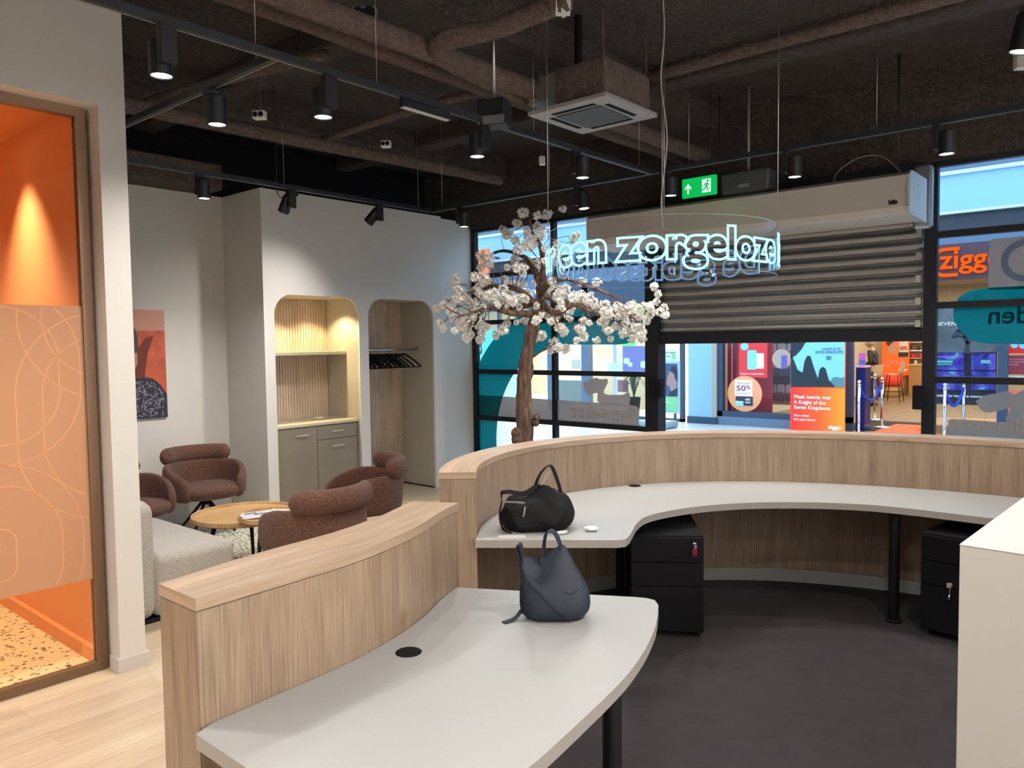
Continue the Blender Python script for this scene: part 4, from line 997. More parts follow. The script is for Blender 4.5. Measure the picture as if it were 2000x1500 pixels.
for i, (lab, x, y, hd, tl_, pw, cn) in enumerate(L1+hid):
    key_ = (round(hd, 2), tl_)
    if key_ not in protos:
        t, lp, ld = make_spot(tl_, hd); t['label'] = lab; t.location = (x, y, ZT); protos[key_] = (t, lp, ld)
    else:
        t0, lp, ld = protos[key_]; t = dup(t0, (x, y, ZT), 0, lab)
    p = Vector((x, y, ZT))+lp; spot('spot_beam', tuple(p), tuple(p+ld), pw, cn+20 if tl_ > .3 else 160, NEUT, 1.0, .045)
bm = B(); 
t = thing('strip_lamp', 'flat black and grey emergency strip fixed to the central track', 'lamp', (XAt, 2.90, ZT))
obj('housing', bbox((-.02, -.17, -.045), (.02, .17, -.002), .003, 1), 'black', t); obj('diffuser', bbox((-.012, -.165, -.050), (.018, .165, -.045)), mat('grey_diffuser', (.5, .5, .5), .4), t)
c = az(966, 225, 3.05)
t = thing('ceiling_speaker', 'boxy black loudspeaker hanging beside the central track', 'speaker', (c.x, c.y, 2.98), .4)
obj('speaker_body', bbox((-.085, -.07, 0), (.085, .07, .15), .012), 'black', t); obj('front_grille', bbox((-.08, -.0725, .004), (.08, -.069, .05)), mat('speaker_grey', (.07, .075, .08), .6), t)
bm = B(); tube(bm, [(0, 0, .15), (0, 0, ZC-2.98)], .008, 8); box(bm, (-.05, -.02, .15), (.05, .02, .165)); obj('bracket', bm, 'steel', t)
# AC cassette
ac = az(1158, 228, 3.25); 
t = thing('air_conditioner', 'square ceiling cassette air conditioner with a dark grille', 'air conditioner', (ac.x, ac.y, 3.25), 0)
obj('ac_panel', bbox((-.315, -.315, 0), (.315, .315, .03), .006), mat('ac_grey', (.30, .29, .29), .5), t)
obj('ac_body', bbox((-.10, -.28, .03), (.28, .28, .27), .02), 'pipe', t)
m, nt, N, L, b = newmat('mesh_grille'); tc = N.new('ShaderNodeTexCoord'); v = N.new('ShaderNodeTexVoronoi'); v.inputs['Scale'].default_value = 55; v.inputs['Randomness'].default_value = 0; L.new(tc.outputs['Object'], v.inputs['Vector'])
r = ramp(N, [(.30, (.004, .004, .004)), (.5, (.035, .03, .027))]); L.new(v.outputs['Distance'], r.inputs['Fac']); L.new(r.outputs['Color'], b.inputs['Base Color'])
obj('intake_grille', bbox((-.18, -.18, -.008), (.18, .18, 0), .003, 1), 'mesh_grille', t)
bm = B()
for s1 in (-1, 1):
    box(bm, (-.17, s1*.225-.018, -.002), (.17, s1*.225+.018, .001)); box(bm, (s1*.225-.018, -.17, -.002), (s1*.225+.018, .17, .001))
obj('air_slots', bm, 'matte', t)
bm = B()
for s1 in (-1, 1):
    for s2 in (-1, 1): tube(bm, [(s1*.26, s2*.26, .2), (s1*.26, s2*.26, ZC-3.25)], .006, 6)
obj('threaded_rods', bm, 'pipe', t)
hb = az(1117, 160, 3.5)
t = thing('junction_cabinet', 'dark grey metal box with a yellow warning triangle above the air conditioner', 'cabinet', (ac.x-.235, ac.y-.10, 3.345), -.0)
HX = Matrix.Identity(4)
obj('cabinet_body', bbox((-.13, -.16, 0), (.125, .20, .17), .004, 1), mat('dark_grey_metal', (.085, .085, .075), .5), t)
obj('warning_label', bbox((-.10, -.162, .02), (-.05, -.1605, .07)), mat('label_cream', (.62, .56, .40), .5), t)
bm = B(); prism(bm, [(-.095, .026), (-.055, .026), (-.075, .062)], 0, .001, 0, XZ(-.1622)); obj('warning_triangle', bm, mat('warn_yellow', (.75, .45, .02), .5), t)
bm = B(); tube(bm, [(.12, .1, .17), (.12, .1, .26), (.12, .1, ZC-3.345)], .028, 12); obj('riser_pipe', bm, 'matte', t)
bm = B(); tube(bm, [(.12, .1, .19), (.155, .06, .19)], .03, 12); obj('white_elbow', bm, 'plastic_white', t)
# small electrical boxes and sockets under the ceiling
def socket(label, px, py, h, w=.09, hh=.06, mm='plastic_white', holes=2):
    c = az(px, py, h); t = thing('ceiling_socket', label, 'socket', (c.x, c.y, h), .6)
    obj('socket_body', bbox((-w/2, -.03, 0), (w/2, .03, hh), .004, 1), mm, t)
    bm = B()
    for k in range(holes): tube(bm, [((k-(holes-1)/2)*w*.48, -.031, hh/2), ((k-(holes-1)/2)*w*.48, -.033, hh/2)], hh*.33, 14)
    if holes: obj('socket_holes', bm, 'matte', t)
    bm = B(); tube(bm, [(0, .02, hh), (0, .02, ZC-h)], .006, 6); obj('hanger_conduit', bm, 'pipe', t)
socket('white double socket hanging left of the second central spotlight', 507, 233, 3.40)
socket('white double socket hanging near the end of the left brown pipe', 754, 288, 3.40, .08, .055)
socket('grey four-hole junction box fixed at the top of the picture', 713, 50, 3.60, .14, .12, mat('dusty_grey', (.12, .11, .10), .6), 2)
socket('small white sensor box hanging by the pair of spotlights', 1059, 322, 3.25, .05, .07, 'plastic_white', 0)
socket('white box hanging at the far right under the dark ceiling', 1996, 135, 3.5, .09, .12, 'plastic_white', 0)
# exit sign
c = ay(1366, 365, 6.0)
t = thing('exit_sign', 'green illuminated exit sign with arrow and running figure', 'sign', (c.x, c.y, c.z))
obj('sign_panel', bbox((-.155, -.012, -.08), (.155, .012, .08), .003, 1), emis('exit_green', (.004, .52, .09), 1.0), t)
bm = B(); box(bm, (-.14, -.02, .08), (.14, .02, .10)); 
for x in (-.1, .1): tube(bm, [(x, 0, .10), (x, 0, ZC-c.z)], .003, 6)
obj('mount', bm, 'black', t)
wh = emis('exit_white', (.75, 1, .9), 1.0)
bm = B(); prism(bm, [(-.105, -.05), (-.09, -.05), (-.09, .005), (-.068, -.018), (-.068, .002), (-.0975, .036), (-.127, .002), (-.127, -.018), (-.105, .005)], 0, .001, 0, XZ(-.0125)); obj('arrow', bm, wh, t)
bm = B(); prism(bm, [(.03, -.055), (.11, -.055), (.11, .055), (.03, .055)], 0, .001, 0, XZ(-.0125)); obj('doorway', bm, wh, t)
bm = B(); gm = XZ(-.0137)
def seg2(a, b_, w):
    a, b_ = Vector(a), Vector(b_); d_ = (b_-a).normalized(); n = Vector((-d_.y, d_.x))*w/2; prism(bm, [a+n, b_+n, b_-n, a-n][::-1], 0, .0008, 0, gm)
seg2((.078, .022), (.066, -.008), .017); seg2((.066, -.006), (.084, -.022), .010); seg2((.084, -.022), (.078, -.046), .009); seg2((.066, -.008), (.054, -.028), .010); seg2((.054, -.028), (.030, -.034), .009)
seg2((.076, .02), (.094, .004), .008); seg2((.074, .022), (.052, .012), .008); seg2((.052, .012), (.046, -.004), .007)
prism(bm, [(.083+.010*math.cos(q*PI/6), .038+.010*math.sin(q*PI/6)) for q in range(12)], 0, .0008, 0, gm)
obj('running_figure', bm, emis('exit_green2', (.004, .45, .08), 1.0), t)
# projector-like speaker over the air curtain
c = ay(1462, 358, 6.6)
t = thing('wall_loudspeaker', 'grey loudspeaker lying above the white air curtain', 'speaker', (c.x, c.y, c.z), .0)
obj('speaker_body', bbox((-.22, -.10, -.10), (.22, .10, .10), .035, 3), mat('speaker_body_grey', (.045, .045, .048), .5), t)
bm = B(); tube(bm, [(.0, 0, .09), (.0, 0, ZC-c.z)], .012, 8); box(bm, (-.05, -.11, -.05), (.05, -.098, -.02)); obj('bracket', bm, mat('bracket_grey', (.2, .2, .2), .5), t)
# air curtain
x1 = -1.54; x0 = ay(1145, 425, 6.42).x
t = thing('air_curtain', 'long off-white air curtain casing above the roller shutter', 'air curtain', ((x0+x1)/2, 6.7, 2.65))
zt, zb = 2.985, 2.67
prof = [(6.42, zb+.05), (6.42, zt-.03), (6.47, zt), (6.93, zt-.0), (6.93, zb-.01), (6.50, zb-.0), (6.44, zb+.01)]
bm = B(); prism(bm, prof, x0, x1-.012, 0, YZ(0)); obj('casing', bm, 'offwhite', t, True)
bm = B(); prism(bm, [(6.41, zb+.045), (6.41, zt-.027), (6.465, zt+.008), (6.94, zt+.008), (6.94, zb-.018), (6.49, zb-.01), (6.43, zb+.0)], x1-.012, x1+.008, 0, YZ(0)); obj('end_cap', bm, mat('endcap_blue', (.50, .54, .56), .45), t, True)
bm = B(); 
for k in range(32):
    a0, a1 = 2*PI*k/32, 2*PI*(k+1)/32; bm.faces.new([bm.verts.new((x1+.0087, 6.68+r_*math.cos(a), 2.86+r_*math.sin(a))) for r_, a in ((.05, a0), (.05, a1), (.053, a1), (.053, a0))])
obj('cap_mark', bm, 'black', t, True)
text('maker_mark', 'biis', .048, 'matte', TXZ(x1-.11, 6.4185, zb+.075), t, offset=.002)
bm = B()
for x in (x0+.3, -3.2, x1-.15): tube(bm, [(x, 6.7, zt), (x, 6.7, ZC)], .006, 8)
obj('hanging_rods', bm, 'black', t, True)
bm = B(); tube(bm, smoothcurve([(-2.15, 6.6, zt), (-2.12, 6.6, zt+.10), (-1.95, 6.6, zt+.19), (-1.78, 6.6, zt+.17), (-1.66, 6.6, zt+.05), (-1.63, 6.6, zt)], 5), .006, 8); obj('cable', bm, mat('cable_grey', (.12, .115, .11), .6), t, True, True)

# ================================================================== HANGING RING SIGN
RC = Vector((0, 0, 0)); d = ray(1289, 667); d.z = 0; d.normalize(); RC = d*4.25; RR = .60; RZ0, RZ1 = 2.052, 2.305
t = thing('neon_ring_sign', 'clear acrylic ring sign with pale blue neon lettering hung over the reception', 'sign', (RC.x, RC.y, RZ0))
bm = B(); lathe(bm, [(RR-.004, RZ0), (RR, RZ0), (RR, RZ1), (RR-.004, RZ1), (RR-.004, RZ0)], (RC.x, RC.y, 0), 128)
obj('acrylic_ring', bm, 'acryl', t, True, True, 40)
bm = B()
for z in (RZ0, RZ1): lathe(bm, [(RR-.004, z-.0008), (RR, z-.0008), (RR, z+.0008), (RR-.004, z+.0008), (RR-.004, z-.0008)], (RC.x, RC.y, 0), 128)
obj('polished_edge', bm, mat('acryl_edge', (.45, .52, .58), .2), t, True, True)
neon = emis('neon_tube', (.42, .95, 1.0), 1.6); nback = mat('neon_back', (.10, .17, .26), .35, emit=(.12, .30, .55), es=.55)
msg = 'Dé gebitsstudio voor een zorgeloze lach '
size = .200
me = text_mesh(msg.rstrip(), size, offset=.0095, bevel=.0056, outline=True, align='LEFT', res=5)
xs = [v.co.x for v in me.vertices]; wtot = (max(xs)-min(xs)); circ = 2*PI*(RR+.006); sc = circ*.972/wtot
pre = text_mesh('Dé gebitsstudio voor een z', size, offset=.0095, bevel=.0056, outline=True, align='LEFT', res=2); po = text_mesh('Dé gebitsstudio voor een zo', size, offset=.0095, bevel=.0056, outline=True, align='LEFT', res=2)
xo = (max(v.co.x for v in pre.vertices)+max(v.co.x for v in po.vertices))/2*sc   # centre of the 'o' that faces the camera
a_near = math.atan2(-d.y, -d.x) - .025
for v in me.vertices:
    s = v.co.x*sc-xo; a = a_near + s/(RR+.006); rr_ = RR+.007+v.co.z
    v.co = Vector((RC.x+rr_*math.cos(a), RC.y+rr_*math.sin(a), RZ0+.055+v.co.y))
me.materials.append(neon); me.materials.append(nback); me.update()
for p in me.polygons:
    rd = Vector((p.center.x-RC.x, p.center.y-RC.y, 0)).normalized(); p.material_index = 0 if p.normal.dot(rd) > -.15 else 1; p.use_smooth = True
me.name = 'neon_lettering'; o = bpy.data.objects.new('neon_lettering', me); COL.objects.link(o); me.transform(wm(t).inverted()); o.parent = t
for k, (a_, zt_) in enumerate(((a_near-1.47, 0), (a_near+1.42, 0), (a_near+.0-.05, 0), (a_near+PI, 0))):
    p = Vector((RC.x+(RR-.002)*math.cos(a_), RC.y+(RR-.002)*math.sin(a_), 0))
    if k == 2: p = Vector((RC.x-.03, RC.y+.1, 0))
    bm = B(); z0 = RZ1-.02 if k != 2 else RZ1-.10
    tube(bm, [(p.x, p.y, z0), (p.x+.003, p.y, z0+.9), (p.x, p.y, ZC)], .0022, 6); obj('suspension_wire', bm, 'steel', t, True)
p = Vector((RC.x-.0, RC.y+.02, 0)); bm = B(); tube(bm, smoothcurve([(p.x+.012, p.y, RZ1+.02), (p.x, p.y, RZ1+.18), (p.x+.035, p.y, RZ1+.5), (p.x+.0, p.y, RZ1+.8), (p.x+.02, p.y, RZ1+1.1), (p.x-.02, p.y, ZC)], 6), .004, 6)
for a_ in (a_near-.5, a_near+.6, a_near+PI-.6, a_near+PI+.5):
    tube(bm, smoothcurve([(p.x+.012, p.y, RZ1+.02), ((p.x+RC.x+RR*math.cos(a_))/2, (p.y+RC.y+RR*math.sin(a_))/2, RZ1-.04), (RC.x+RR*math.cos(a_), RC.y+RR*math.sin(a_), RZ0+.15)], 4), .0012, 5)
obj('power_cable', bm, mat('clear_cable', (.5, .5, .5), .3), t, True, True)

bm = B(); c = az(541, 384, 2.93); tube(bm, smoothcurve([(c.x, c.y, ZC), (c.x, c.y, 3.2), (c.x, c.y+.0, 2.98), (c.x+.01, c.y+.03, 2.925), (c.x, c.y+.07, 2.93), (c.x, c.y+.09, 2.97), (c.x, c.y+.12, 2.99)], 5), .004, 6); box(bm, (c.x-.015, c.y+.09, 2.955), (c.x+.015, c.y+.19, 2.99))
tag(obj('power_cable', bm, 'black', None), 'black power cable looping down to the track above the niche wall corner', 'cable')

c = az(1098, 6, 3.52); bm = B(); tube(bm, [(c.x-.03, c.y-.02, 3.52), (c.x+.03, c.y+.03, 3.52)], .062, 16); tube(bm, [(c.x-.005, c.y, 3.52), (c.x+.012, c.y+.012, 3.52)], .07, 16)
tag(obj('pipe_coupling', bm, 'plastic_white', None, smooth=True, flat_angle=40), 'white plastic coupling on the hooked pipe at the top edge', 'pipe fitting')
# ================================================================== SHOP FRONT (plane YF)
ZB = (2.571, 1.99, 1.372, .785); ZTOP = 3.17
def window(name, x0, x1, posts, bw=.055):
    t = thing(name, None, None, ((x0+x1)/2, YF, 0)); struct(t)
    bm = B()
    for (a, b_) in posts: box(bm, (a, YF-.035, 0), (b_, YF+.035, ZTOP))
    for z in ZB+(.06, ZTOP-.02): box(bm, (x0, YF-.033, z-bw/2), (x1, YF+.033, z+bw/2))
    obj('window_frame', bm, 'frame', t, True)
    zs = [.06]+sorted(ZB)+[ZTOP-.02]; xs_ = [(a+b_)/2 for a, b_ in posts]
    for i in range(len(posts)-1):
        for j in range(len(zs)-1):
            obj('glass_pane', bbox((posts[i][1], YF-.004, zs[j]+bw/2), (posts[i+1][0], YF+.004, zs[j+1]-bw/2)), 'glass', t, True)
    return t
w1 = window('window_2', -6.80, -4.20, [(-6.80, -6.735), (-5.525, -5.475), (-4.27, -4.20)])
w2 = window('window_3', -1.60, 3.0, [(-1.60, -1.50), (.75, .80), (2.9, 3.0)])
def ffilm(par, name, pts, mm, lay=1, back=False):
    pp = [(lambda c: (c.x, c.z))(ay(px, py, YF)) for px, py in pts]
    y = YF+.005+.0012*lay; bm = B(); prism(bm, pp, 0, .0008, 0, XZ(y+.0008)); return obj(name, bm, mm, par, True)
def arcpts(pts, n=5): return [(p.x, p.y) for p in smoothcurve([(a, b_, 0) for a, b_ in pts], n)]
ffilm(w1, 'teal_film_print', [(930, 885), (930, 720)] + arcpts([(930, 720), (942, 696), (958, 670), (980, 645), (1005, 622), (1040, 603), (1080, 597)]) + arcpts([(1190, 597), (1225, 600), (1248, 612), (1256, 632), (1250, 655), (1232, 669), (1205, 673)]) + arcpts([(1100, 673), (1065, 682), (1030, 702), (1002, 732), (984, 768), (973, 808), (969, 850), (970, 885)]), 'teal')
bl = [ay(px, py, YF) for px, py in ((984, 775), (1247, 835))]
ffilm(w1, 'beige_film_print', [(930, 771), (1100, 782), (1185, 788), (1235, 792), (1244, 794), (1248, 800), (1247, 836), (1090, 826), (930, 815)], 'beigefilm', 2)
ffilm(w1, 'beige_film_print', arcpts([(1138, 752), (1140, 746), (1152, 742), (1163, 738), (1172, 741), (1184, 740), (1186, 748), (1180, 760), (1182, 770), (1215, 771), (1225, 766), (1230, 772), (1229, 785), (1226, 792), (1200, 790), (1168, 786), (1166, 768), (1152, 771), (1144, 769), (1138, 752)], 4)[:-1], 'beigefilm', 3)
def ftext(par, s, px, py, size, mm='letterfilm', **k):
    c = ay(px, py, YF); me = text_mesh(s, size, ext=.0004, offset=size*.015, **k); me.transform(Matrix.Diagonal((-1, 1, 1, 1))); me.flip_normals(); me.transform(TXZ(c.x, YF+.004, c.z)); me.name = 'film_lettering'
    return link('film_lettering', me, mm, par, wm(par))
ftext(w1, 'Dé gebitsstudio voor', 1173, 808, .105); ftext(w1, 'een zorgeloze lach', 1173, 818, .105)
ffilm(w2, 'teal_film_print', [(2110, 675), (1925, 671)] + arcpts([(1925, 671), (1898, 664), (1875, 645), (1863, 625), (1862, 605), (1872, 582), (1895, 568), (1930, 562)]) + [(2110, 552)], 'teal')
ffilm(w2, 'grey_film_print', [(1934, 470), (1937, 467), (2110, 450), (2110, 562), (1930, 566), (1931, 500)], 'beigefilm', 2)
c = ay(2003, 508, YF); bm = B()
for k in range(48):
    a0, a1 = 2*PI*k/48, 2*PI*(k+1)/48
    prism(bm, [(c.x+r_*math.cos(a), c.z+r_*math.sin(a)) for r_, a in ((.165, a0), (.165, a1), (.115, a1), (.115, a0))], 0, .0008, 0, XZ(YF+.0040))
obj('film_ring', bm, film('ring_film', (.42, .50, .62), .9, .6), w2, True)
ffilm(w2, 'grey_film_print', [(1852, 822), (1858, 818), (2110, 835), (2110, 885), (1850, 868)], 'greyfilm', 2)
ffilm(w2, 'grey_film_print', arcpts([(1905, 783), (1925, 772), (1950, 768), (1968, 764), (1982, 770), (2010, 760), (2040, 790), (2030, 830), (1968, 826), (1970, 802), (1975, 796), (1960, 800), (1930, 806), (1915, 800), (1905, 783)], 4)[:-1], 'greyfilm', 3)
ftext(w2, 'Gebitsstudio voor', 2015, 846, .16, align='CENTER')
ftext(w2, 'vrienden', 2030, 630, .20, mm=film('dark_teal_film', (.0, .13, .15), .95, .7))
# door opening: posts, handle boxes, shutter
t = thing('door_1', None, None, (-2.9, YF, 0)); struct(t)
bm = B(); box(bm, (-4.20, YF-.06, 0), (-4.10, YF+.10, 3.0)); box(bm, (-4.2, YF-.12, 2.72), (-1.605, YF+.1, ZTOP))
obj('door_frame', bm, 'frame', t, True)
tag(obj('metal_channel', bbox((-1.66, YF-.16, 2.62), (-1.52, YF-.062, 3.14), .02, 1), 'galv', None), 'galvanised steel channel beside the right end of the air curtain', 'bracket')
for lab, px0, py0, px1, py1 in (('black lock box on the left door post', 1269, 740, 1291, 777), ('black lock box on the right door post', 1783, 753, 1801, 800)):
    a = ay(px0, py0, YF-.12); c = ay(px1, py1, YF-.12)
    o = tag(obj('lock_box', bbox((a.x, YF-.14, c.z), (c.x, YF-.062, a.z), .006), 'matte'), lab, 'lock box', 'lock boxes on the door posts'); del o['group']
t = thing('roller_shutter', 'half lowered grey aluminium roller shutter in the entrance', 'shutter', (-2.9, YF, 1.7))
SX0, SX1 = -4.10, -1.615; ys = YF+.02
prof = []; z = 1.80; pitch = .0945
while z < 2.78:
    for k in range(9):
        a = PI*k/8; prof.append((ys-.022*math.sin(a)-.004*(1-math.cos(2*a))/2, z+pitch*.90*k/8))
    prof.append((ys+.006, z+pitch*.92)); prof.append((ys+.006, z+pitch*.985)); z += pitch
bm = B(); fr_ = [bm.verts.new((SX0, a, c)) for a, c in prof]; bk = [bm.verts.new((SX1, a, c)) for a, c in prof]; f2 = [bm.verts.new((SX0, a+.012, c)) for a, c in prof]; b2 = [bm.verts.new((SX1, a+.012, c)) for a, c in prof]
for i in range(len(prof)-1):
    bm.faces.new((fr_[i], bk[i], bk[i+1], fr_[i+1])); bm.faces.new((f2[i], f2[i+1], b2[i+1], b2[i]))
obj('slat_curtain', bm, 'shutter', t, True, True, 50)
obj('bottom_bar', bbox((SX0, YF-.03, 1.695), (SX1, YF+.05, 1.80), .004, 1), 'frame', t, True)
z = 1.80; k = 0
while z < 2.72:
    if k % 2 == 0: obj('end_clip', bbox((SX1-.05, ys-.034, z+.012), (SX1-.004, ys-.016, z+pitch*.8), .002, 1), 'steel', t, True)
    z += pitch; k += 1

# ================================================================== THE MALL
YM = 14.9
m, nt, N, L, b = newmat('mall_tiles'); tc = N.new('ShaderNodeTexCoord')
br = N.new('ShaderNodeTexBrick'); br.offset = 0; br.inputs['Scale'].default_value = 1; br.inputs['Brick Width'].default_value = .6; br.inputs['Row Height'].default_value = .6; br.inputs['Mortar Size'].default_value = .004
br.inputs['Color1'].default_value = (.62, .62, .60, 1); br.inputs['Color2'].default_value = (.57, .57, .56, 1); br.inputs['Mortar'].default_value = (.4, .4, .4, 1); L.new(tc.outputs['Object'], br.inputs['Vector']); L.new(br.outputs['Color'], b.inputs['Base Color']); b.inputs['Roughness'].default_value = .35
struct(obj('floor_mall', bbox((-26, 7.28, -.1), (8, YM, -.002)), 'mall_tiles'))
struct(obj('floor_shop_ziggurat' if False else 'floor_shop', bbox((-7.2, YM, -.1), (8, 28, .0)), 'shop_floor'))
struct(obj('floor_shop_left', bbox((-26, YM, -.1), (-7.2, 24.5, .0)), 'mall_tiles'))
M['upper'] = mat('upper_cladding', (.30, .50, .70), .45); M['navy'] = mat('navy_panel', (.018, .032, .075), .5); M['soffit'] = mat('dark_soffit', (.028, .032, .045), .5)
M['mallwhite'] = mat('mall_white', (.66, .70, .72), .6); M['signbrown'] = mat('sign_panel_brown', (.075, .035, .045), .5); M['bluegrey'] = mat('blue_grey_panel', (.11, .16, .24), .5)
M['slate'] = mat('slate_blue', (.035, .06, .10), .5); M['cream'] = mat('cream_wall', (.60, .54, .38), .8)
def zb(a, z0, z1, name, mm, y0=YM-.1, y1=YM+.05): return struct(obj(name, bbox((a[0], y0, z0), (a[1], y1, z1)), mm))
zb((-26, 8), 3.84, 4.45, 'wall_mall_cladding', 'upper'); zb((-26, 8), 4.45, 4.51, 'trim_1', 'mallwhite', YM-.16); zb((-26, 8), 3.80, 3.84, 'trim_2', 'mallwhite', YM-.16)
zb((-26, 8), 4.51, 4.78, 'wall_mall_band', 'bluegrey'); zb((-26, 8), 4.78, 6.2, 'wall_mall_top', 'upper', YM+.05, YM+.2)
zb((-26, 8), 3.47, 3.80, 'wall_mall_soffit', 'soffit', YM-.05); 
zb((-8.6, 8), 3.30, 3.47, 'trim_3', 'bluegrey'); zb((-26, -8.6), 3.12, 3.47, 'trim_4', 'bluegrey')
struct(obj('wall_mall_left', bbox((-26, 7.3, 0), (-25.8, YM, 6)), 'mallwhite')); struct(obj('wall_mall_side', bbox((-26, 7.28, 3.17), (-8.2, 7.36, 6)), 'mallwhite'))
zb((-8.6, 8), 2.70, 3.30, 'wall_sign_band', 'signbrown'); zb((-26, -8.6), 2.55, 3.12, 'wall_sign_band_left', 'slate')
# shop interiors
struct(obj('ceiling_shop', bbox((-26, YM+.05, 3.35), (8, 28, 3.45)), mat('shop_ceiling', (.5, .47, .42), .8)))
struct(obj('wall_shop_back', bbox((-7.4, 27.2, 0), (8, 27.4, 3.4)), mat('shop_back', (.50, .40, .28), .8)))
struct(obj('wall_shop_left_back', bbox((-26, 20.6, 0), (-7.4, 20.8, 3.4)), 'cream')); struct(obj('wall_shop_party', bbox((-7.4, YM+.1, 0), (-7.2, 27.4, 3.4)), 'cream'))
struct(obj('wall_shop_right', bbox((7.8, YM, 0), (8, 27.4, 3.4)), 'cream'))
def panel(name, px0, py0, px1, py1, y, mm, dep=.03, lab=None, cat=None, par=None, r=0, lay=0, floor=False):
    a = ay(px0, py0, y); c = ay(px1, py1, y); x0, x1 = a.x, ay(px1, py0, y).x; z1, z0 = a.z, (0 if floor else c.z)
    yy = y-.004*lay
    if r: 
        bm = B(); prism(bm, rrect(x0, z0, x1, z1, r), 0, dep, 0, XZ(yy+dep))
    else: bm = bbox((x0, yy, z0), (x1, yy+dep, z1))
    if par is None: return tag(obj(name, bm, mm), lab, cat)
    return obj(name, bm, mm, par, True)
def root(name, lab, cat, px, py, y): 
    c = ay(px, py, y); return thing(name, lab, cat, (c.x, y, max(0, c.z)))
def ptext(par, s, px, py, y, hpx, mm, wpx=None, lay=1, align='LEFT', name='lettering', off=.0, sp=1):
    c = ay(px, py, y); e = ay(px, py-10, y); k = (e.z-c.z)/10; size = hpx*k/.72
    width = abs(ay(px+wpx, py, y).x-c.x) if wpx else None
    me = text_mesh(s, size, ext=.001, bevel=off*size*.8, align=align, width=width, spacing=sp, res=3); me.name = name
    me.transform(TXZ(c.x, y-.004*lay-.002, c.z)); return link(name, me, mm, par, wm(par))
# the white column and the shop-front base
struct(obj('wall_mall_column', bbox((ay(1345, 700, YM-.1).x, YM-.12, .14), (ay(1391, 700, YM-.1).x, YM+.3, 3.1)), 'upper'))
struct(obj('wall_mall_column_edge', bbox((ay(1391, 700, YM-.1).x, YM-.12, .14), (ay(1400, 700, YM-.1).x, YM+.3, 3.1)), mat('column_edge_beige', (.45, .38, .30), .7)))
struct(obj('baseboard_mall_column', bbox((ay(1344, 700, YM-.1).x, YM-.15, 0), (ay(1401, 700, YM-.1).x, YM+.3, .14)), 'slate'))
xk0, xk1 = ay(1400, 800, YM).x, ay(1666, 800, YM).x
struct(obj('baseboard_mall_kerb', bbox((xk0, YM-.10, 0), (xk1-.1, YM+.1, .17)), mat('blue_kerb', (.14, .19, .26), .5)))
t = thing('window_4', None, None, ((xk0+xk1)/2, YM, 0)); struct(t)
bm = B(); box(bm, (xk0, YM-.08, .17), (xk0+.16, YM+.05, 2.7)); box(bm, (xk1-.15, YM-.08, 0), (xk1, YM+.05, 2.7)); box(bm, (xk0, YM-.08, .17), (xk1, YM+.05, .28)); obj('window_frame', bm, 'slate', t, True)
obj('glass_pane', bbox((xk0+.16, YM-.01, .28), (xk1-.15, YM, 2.7)), 'glass', t, True)
xr0, xr1 = ay(1819, 800, YM).x, 7.8
t = thing('window_5', None, None, ((xr0+xr1)/2, YM, 0)); struct(t)
bm = B(); xq = ay(1950, 700, YM).x; box(bm, (xr0-.1, YM-.06, 0), (xr0, YM+.05, 2.7)); box(bm, (xq, YM-.06, 0), (xq+.14, YM+.05, 2.7)); obj('window_frame', bm, 'slate', t, True)
obj('glass_pane', bbox((xr0, YM-.01, .05), (xr1, YM, 2.7)), 'glass', t, True)
# window dressing left of the entrance
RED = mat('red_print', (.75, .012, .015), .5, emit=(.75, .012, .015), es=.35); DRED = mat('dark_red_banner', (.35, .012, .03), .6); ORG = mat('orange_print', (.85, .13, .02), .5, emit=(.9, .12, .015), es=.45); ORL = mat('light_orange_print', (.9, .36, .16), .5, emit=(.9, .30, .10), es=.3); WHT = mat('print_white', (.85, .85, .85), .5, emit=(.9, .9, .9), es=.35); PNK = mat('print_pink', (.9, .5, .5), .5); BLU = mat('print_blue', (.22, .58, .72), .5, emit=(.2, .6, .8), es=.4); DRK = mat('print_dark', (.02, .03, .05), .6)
t = root('shop_banner', 'dark red fabric banner behind the shop window across the mall', 'banner', 1464, 800, YM+.35); panel('banner_cloth', 1421, 640, 1509, 812, YM+.35, DRED, .02, par=t, floor=True); panel('banner_seam', 1429, 640, 1431, 812, YM+.35, PNK, .02, par=t, lay=2)
t = root('shop_poster', 'red poster with a turquoise phone in the shop window across the mall', 'poster', 1470, 738, YM+.030)
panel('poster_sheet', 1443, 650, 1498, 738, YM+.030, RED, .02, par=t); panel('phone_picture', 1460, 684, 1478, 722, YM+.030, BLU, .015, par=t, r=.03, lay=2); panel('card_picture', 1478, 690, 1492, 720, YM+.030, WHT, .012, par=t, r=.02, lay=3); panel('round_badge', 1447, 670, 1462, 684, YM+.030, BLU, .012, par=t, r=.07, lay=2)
ptext(t, 'Altijd voordelig bellen', 1446, 731, YM+.030, 3.2, WHT, 46, 2); 0
t = root('round_sticker', 'round orange sticker offering 50% on the shop window', 'sticker', 1454, 802, YM+.022)
c = ay(1454, 769, YM+.022); rr_ = abs(ay(1488, 769, YM+.022).x-c.x); bm = B(); prism(bm, [(c.x+rr_*math.cos(a), c.z+rr_*math.sin(a)*1.0) for a in [2*PI*k/40 for k in range(40)]], 0, .012, 0, XZ(YM+.036)); obj('sticker_disc', bm, ORL, t, True)
panel('price_card', 1435, 742, 1469, 774, YM+.014, WHT, .01, par=t); panel('dark_card', 1437, 774, 1470, 793, YM+.014, DRK, .01, par=t); panel('blue_card', 1437, 783, 1452, 793, YM+.014, BLU, .01, par=t, lay=1)
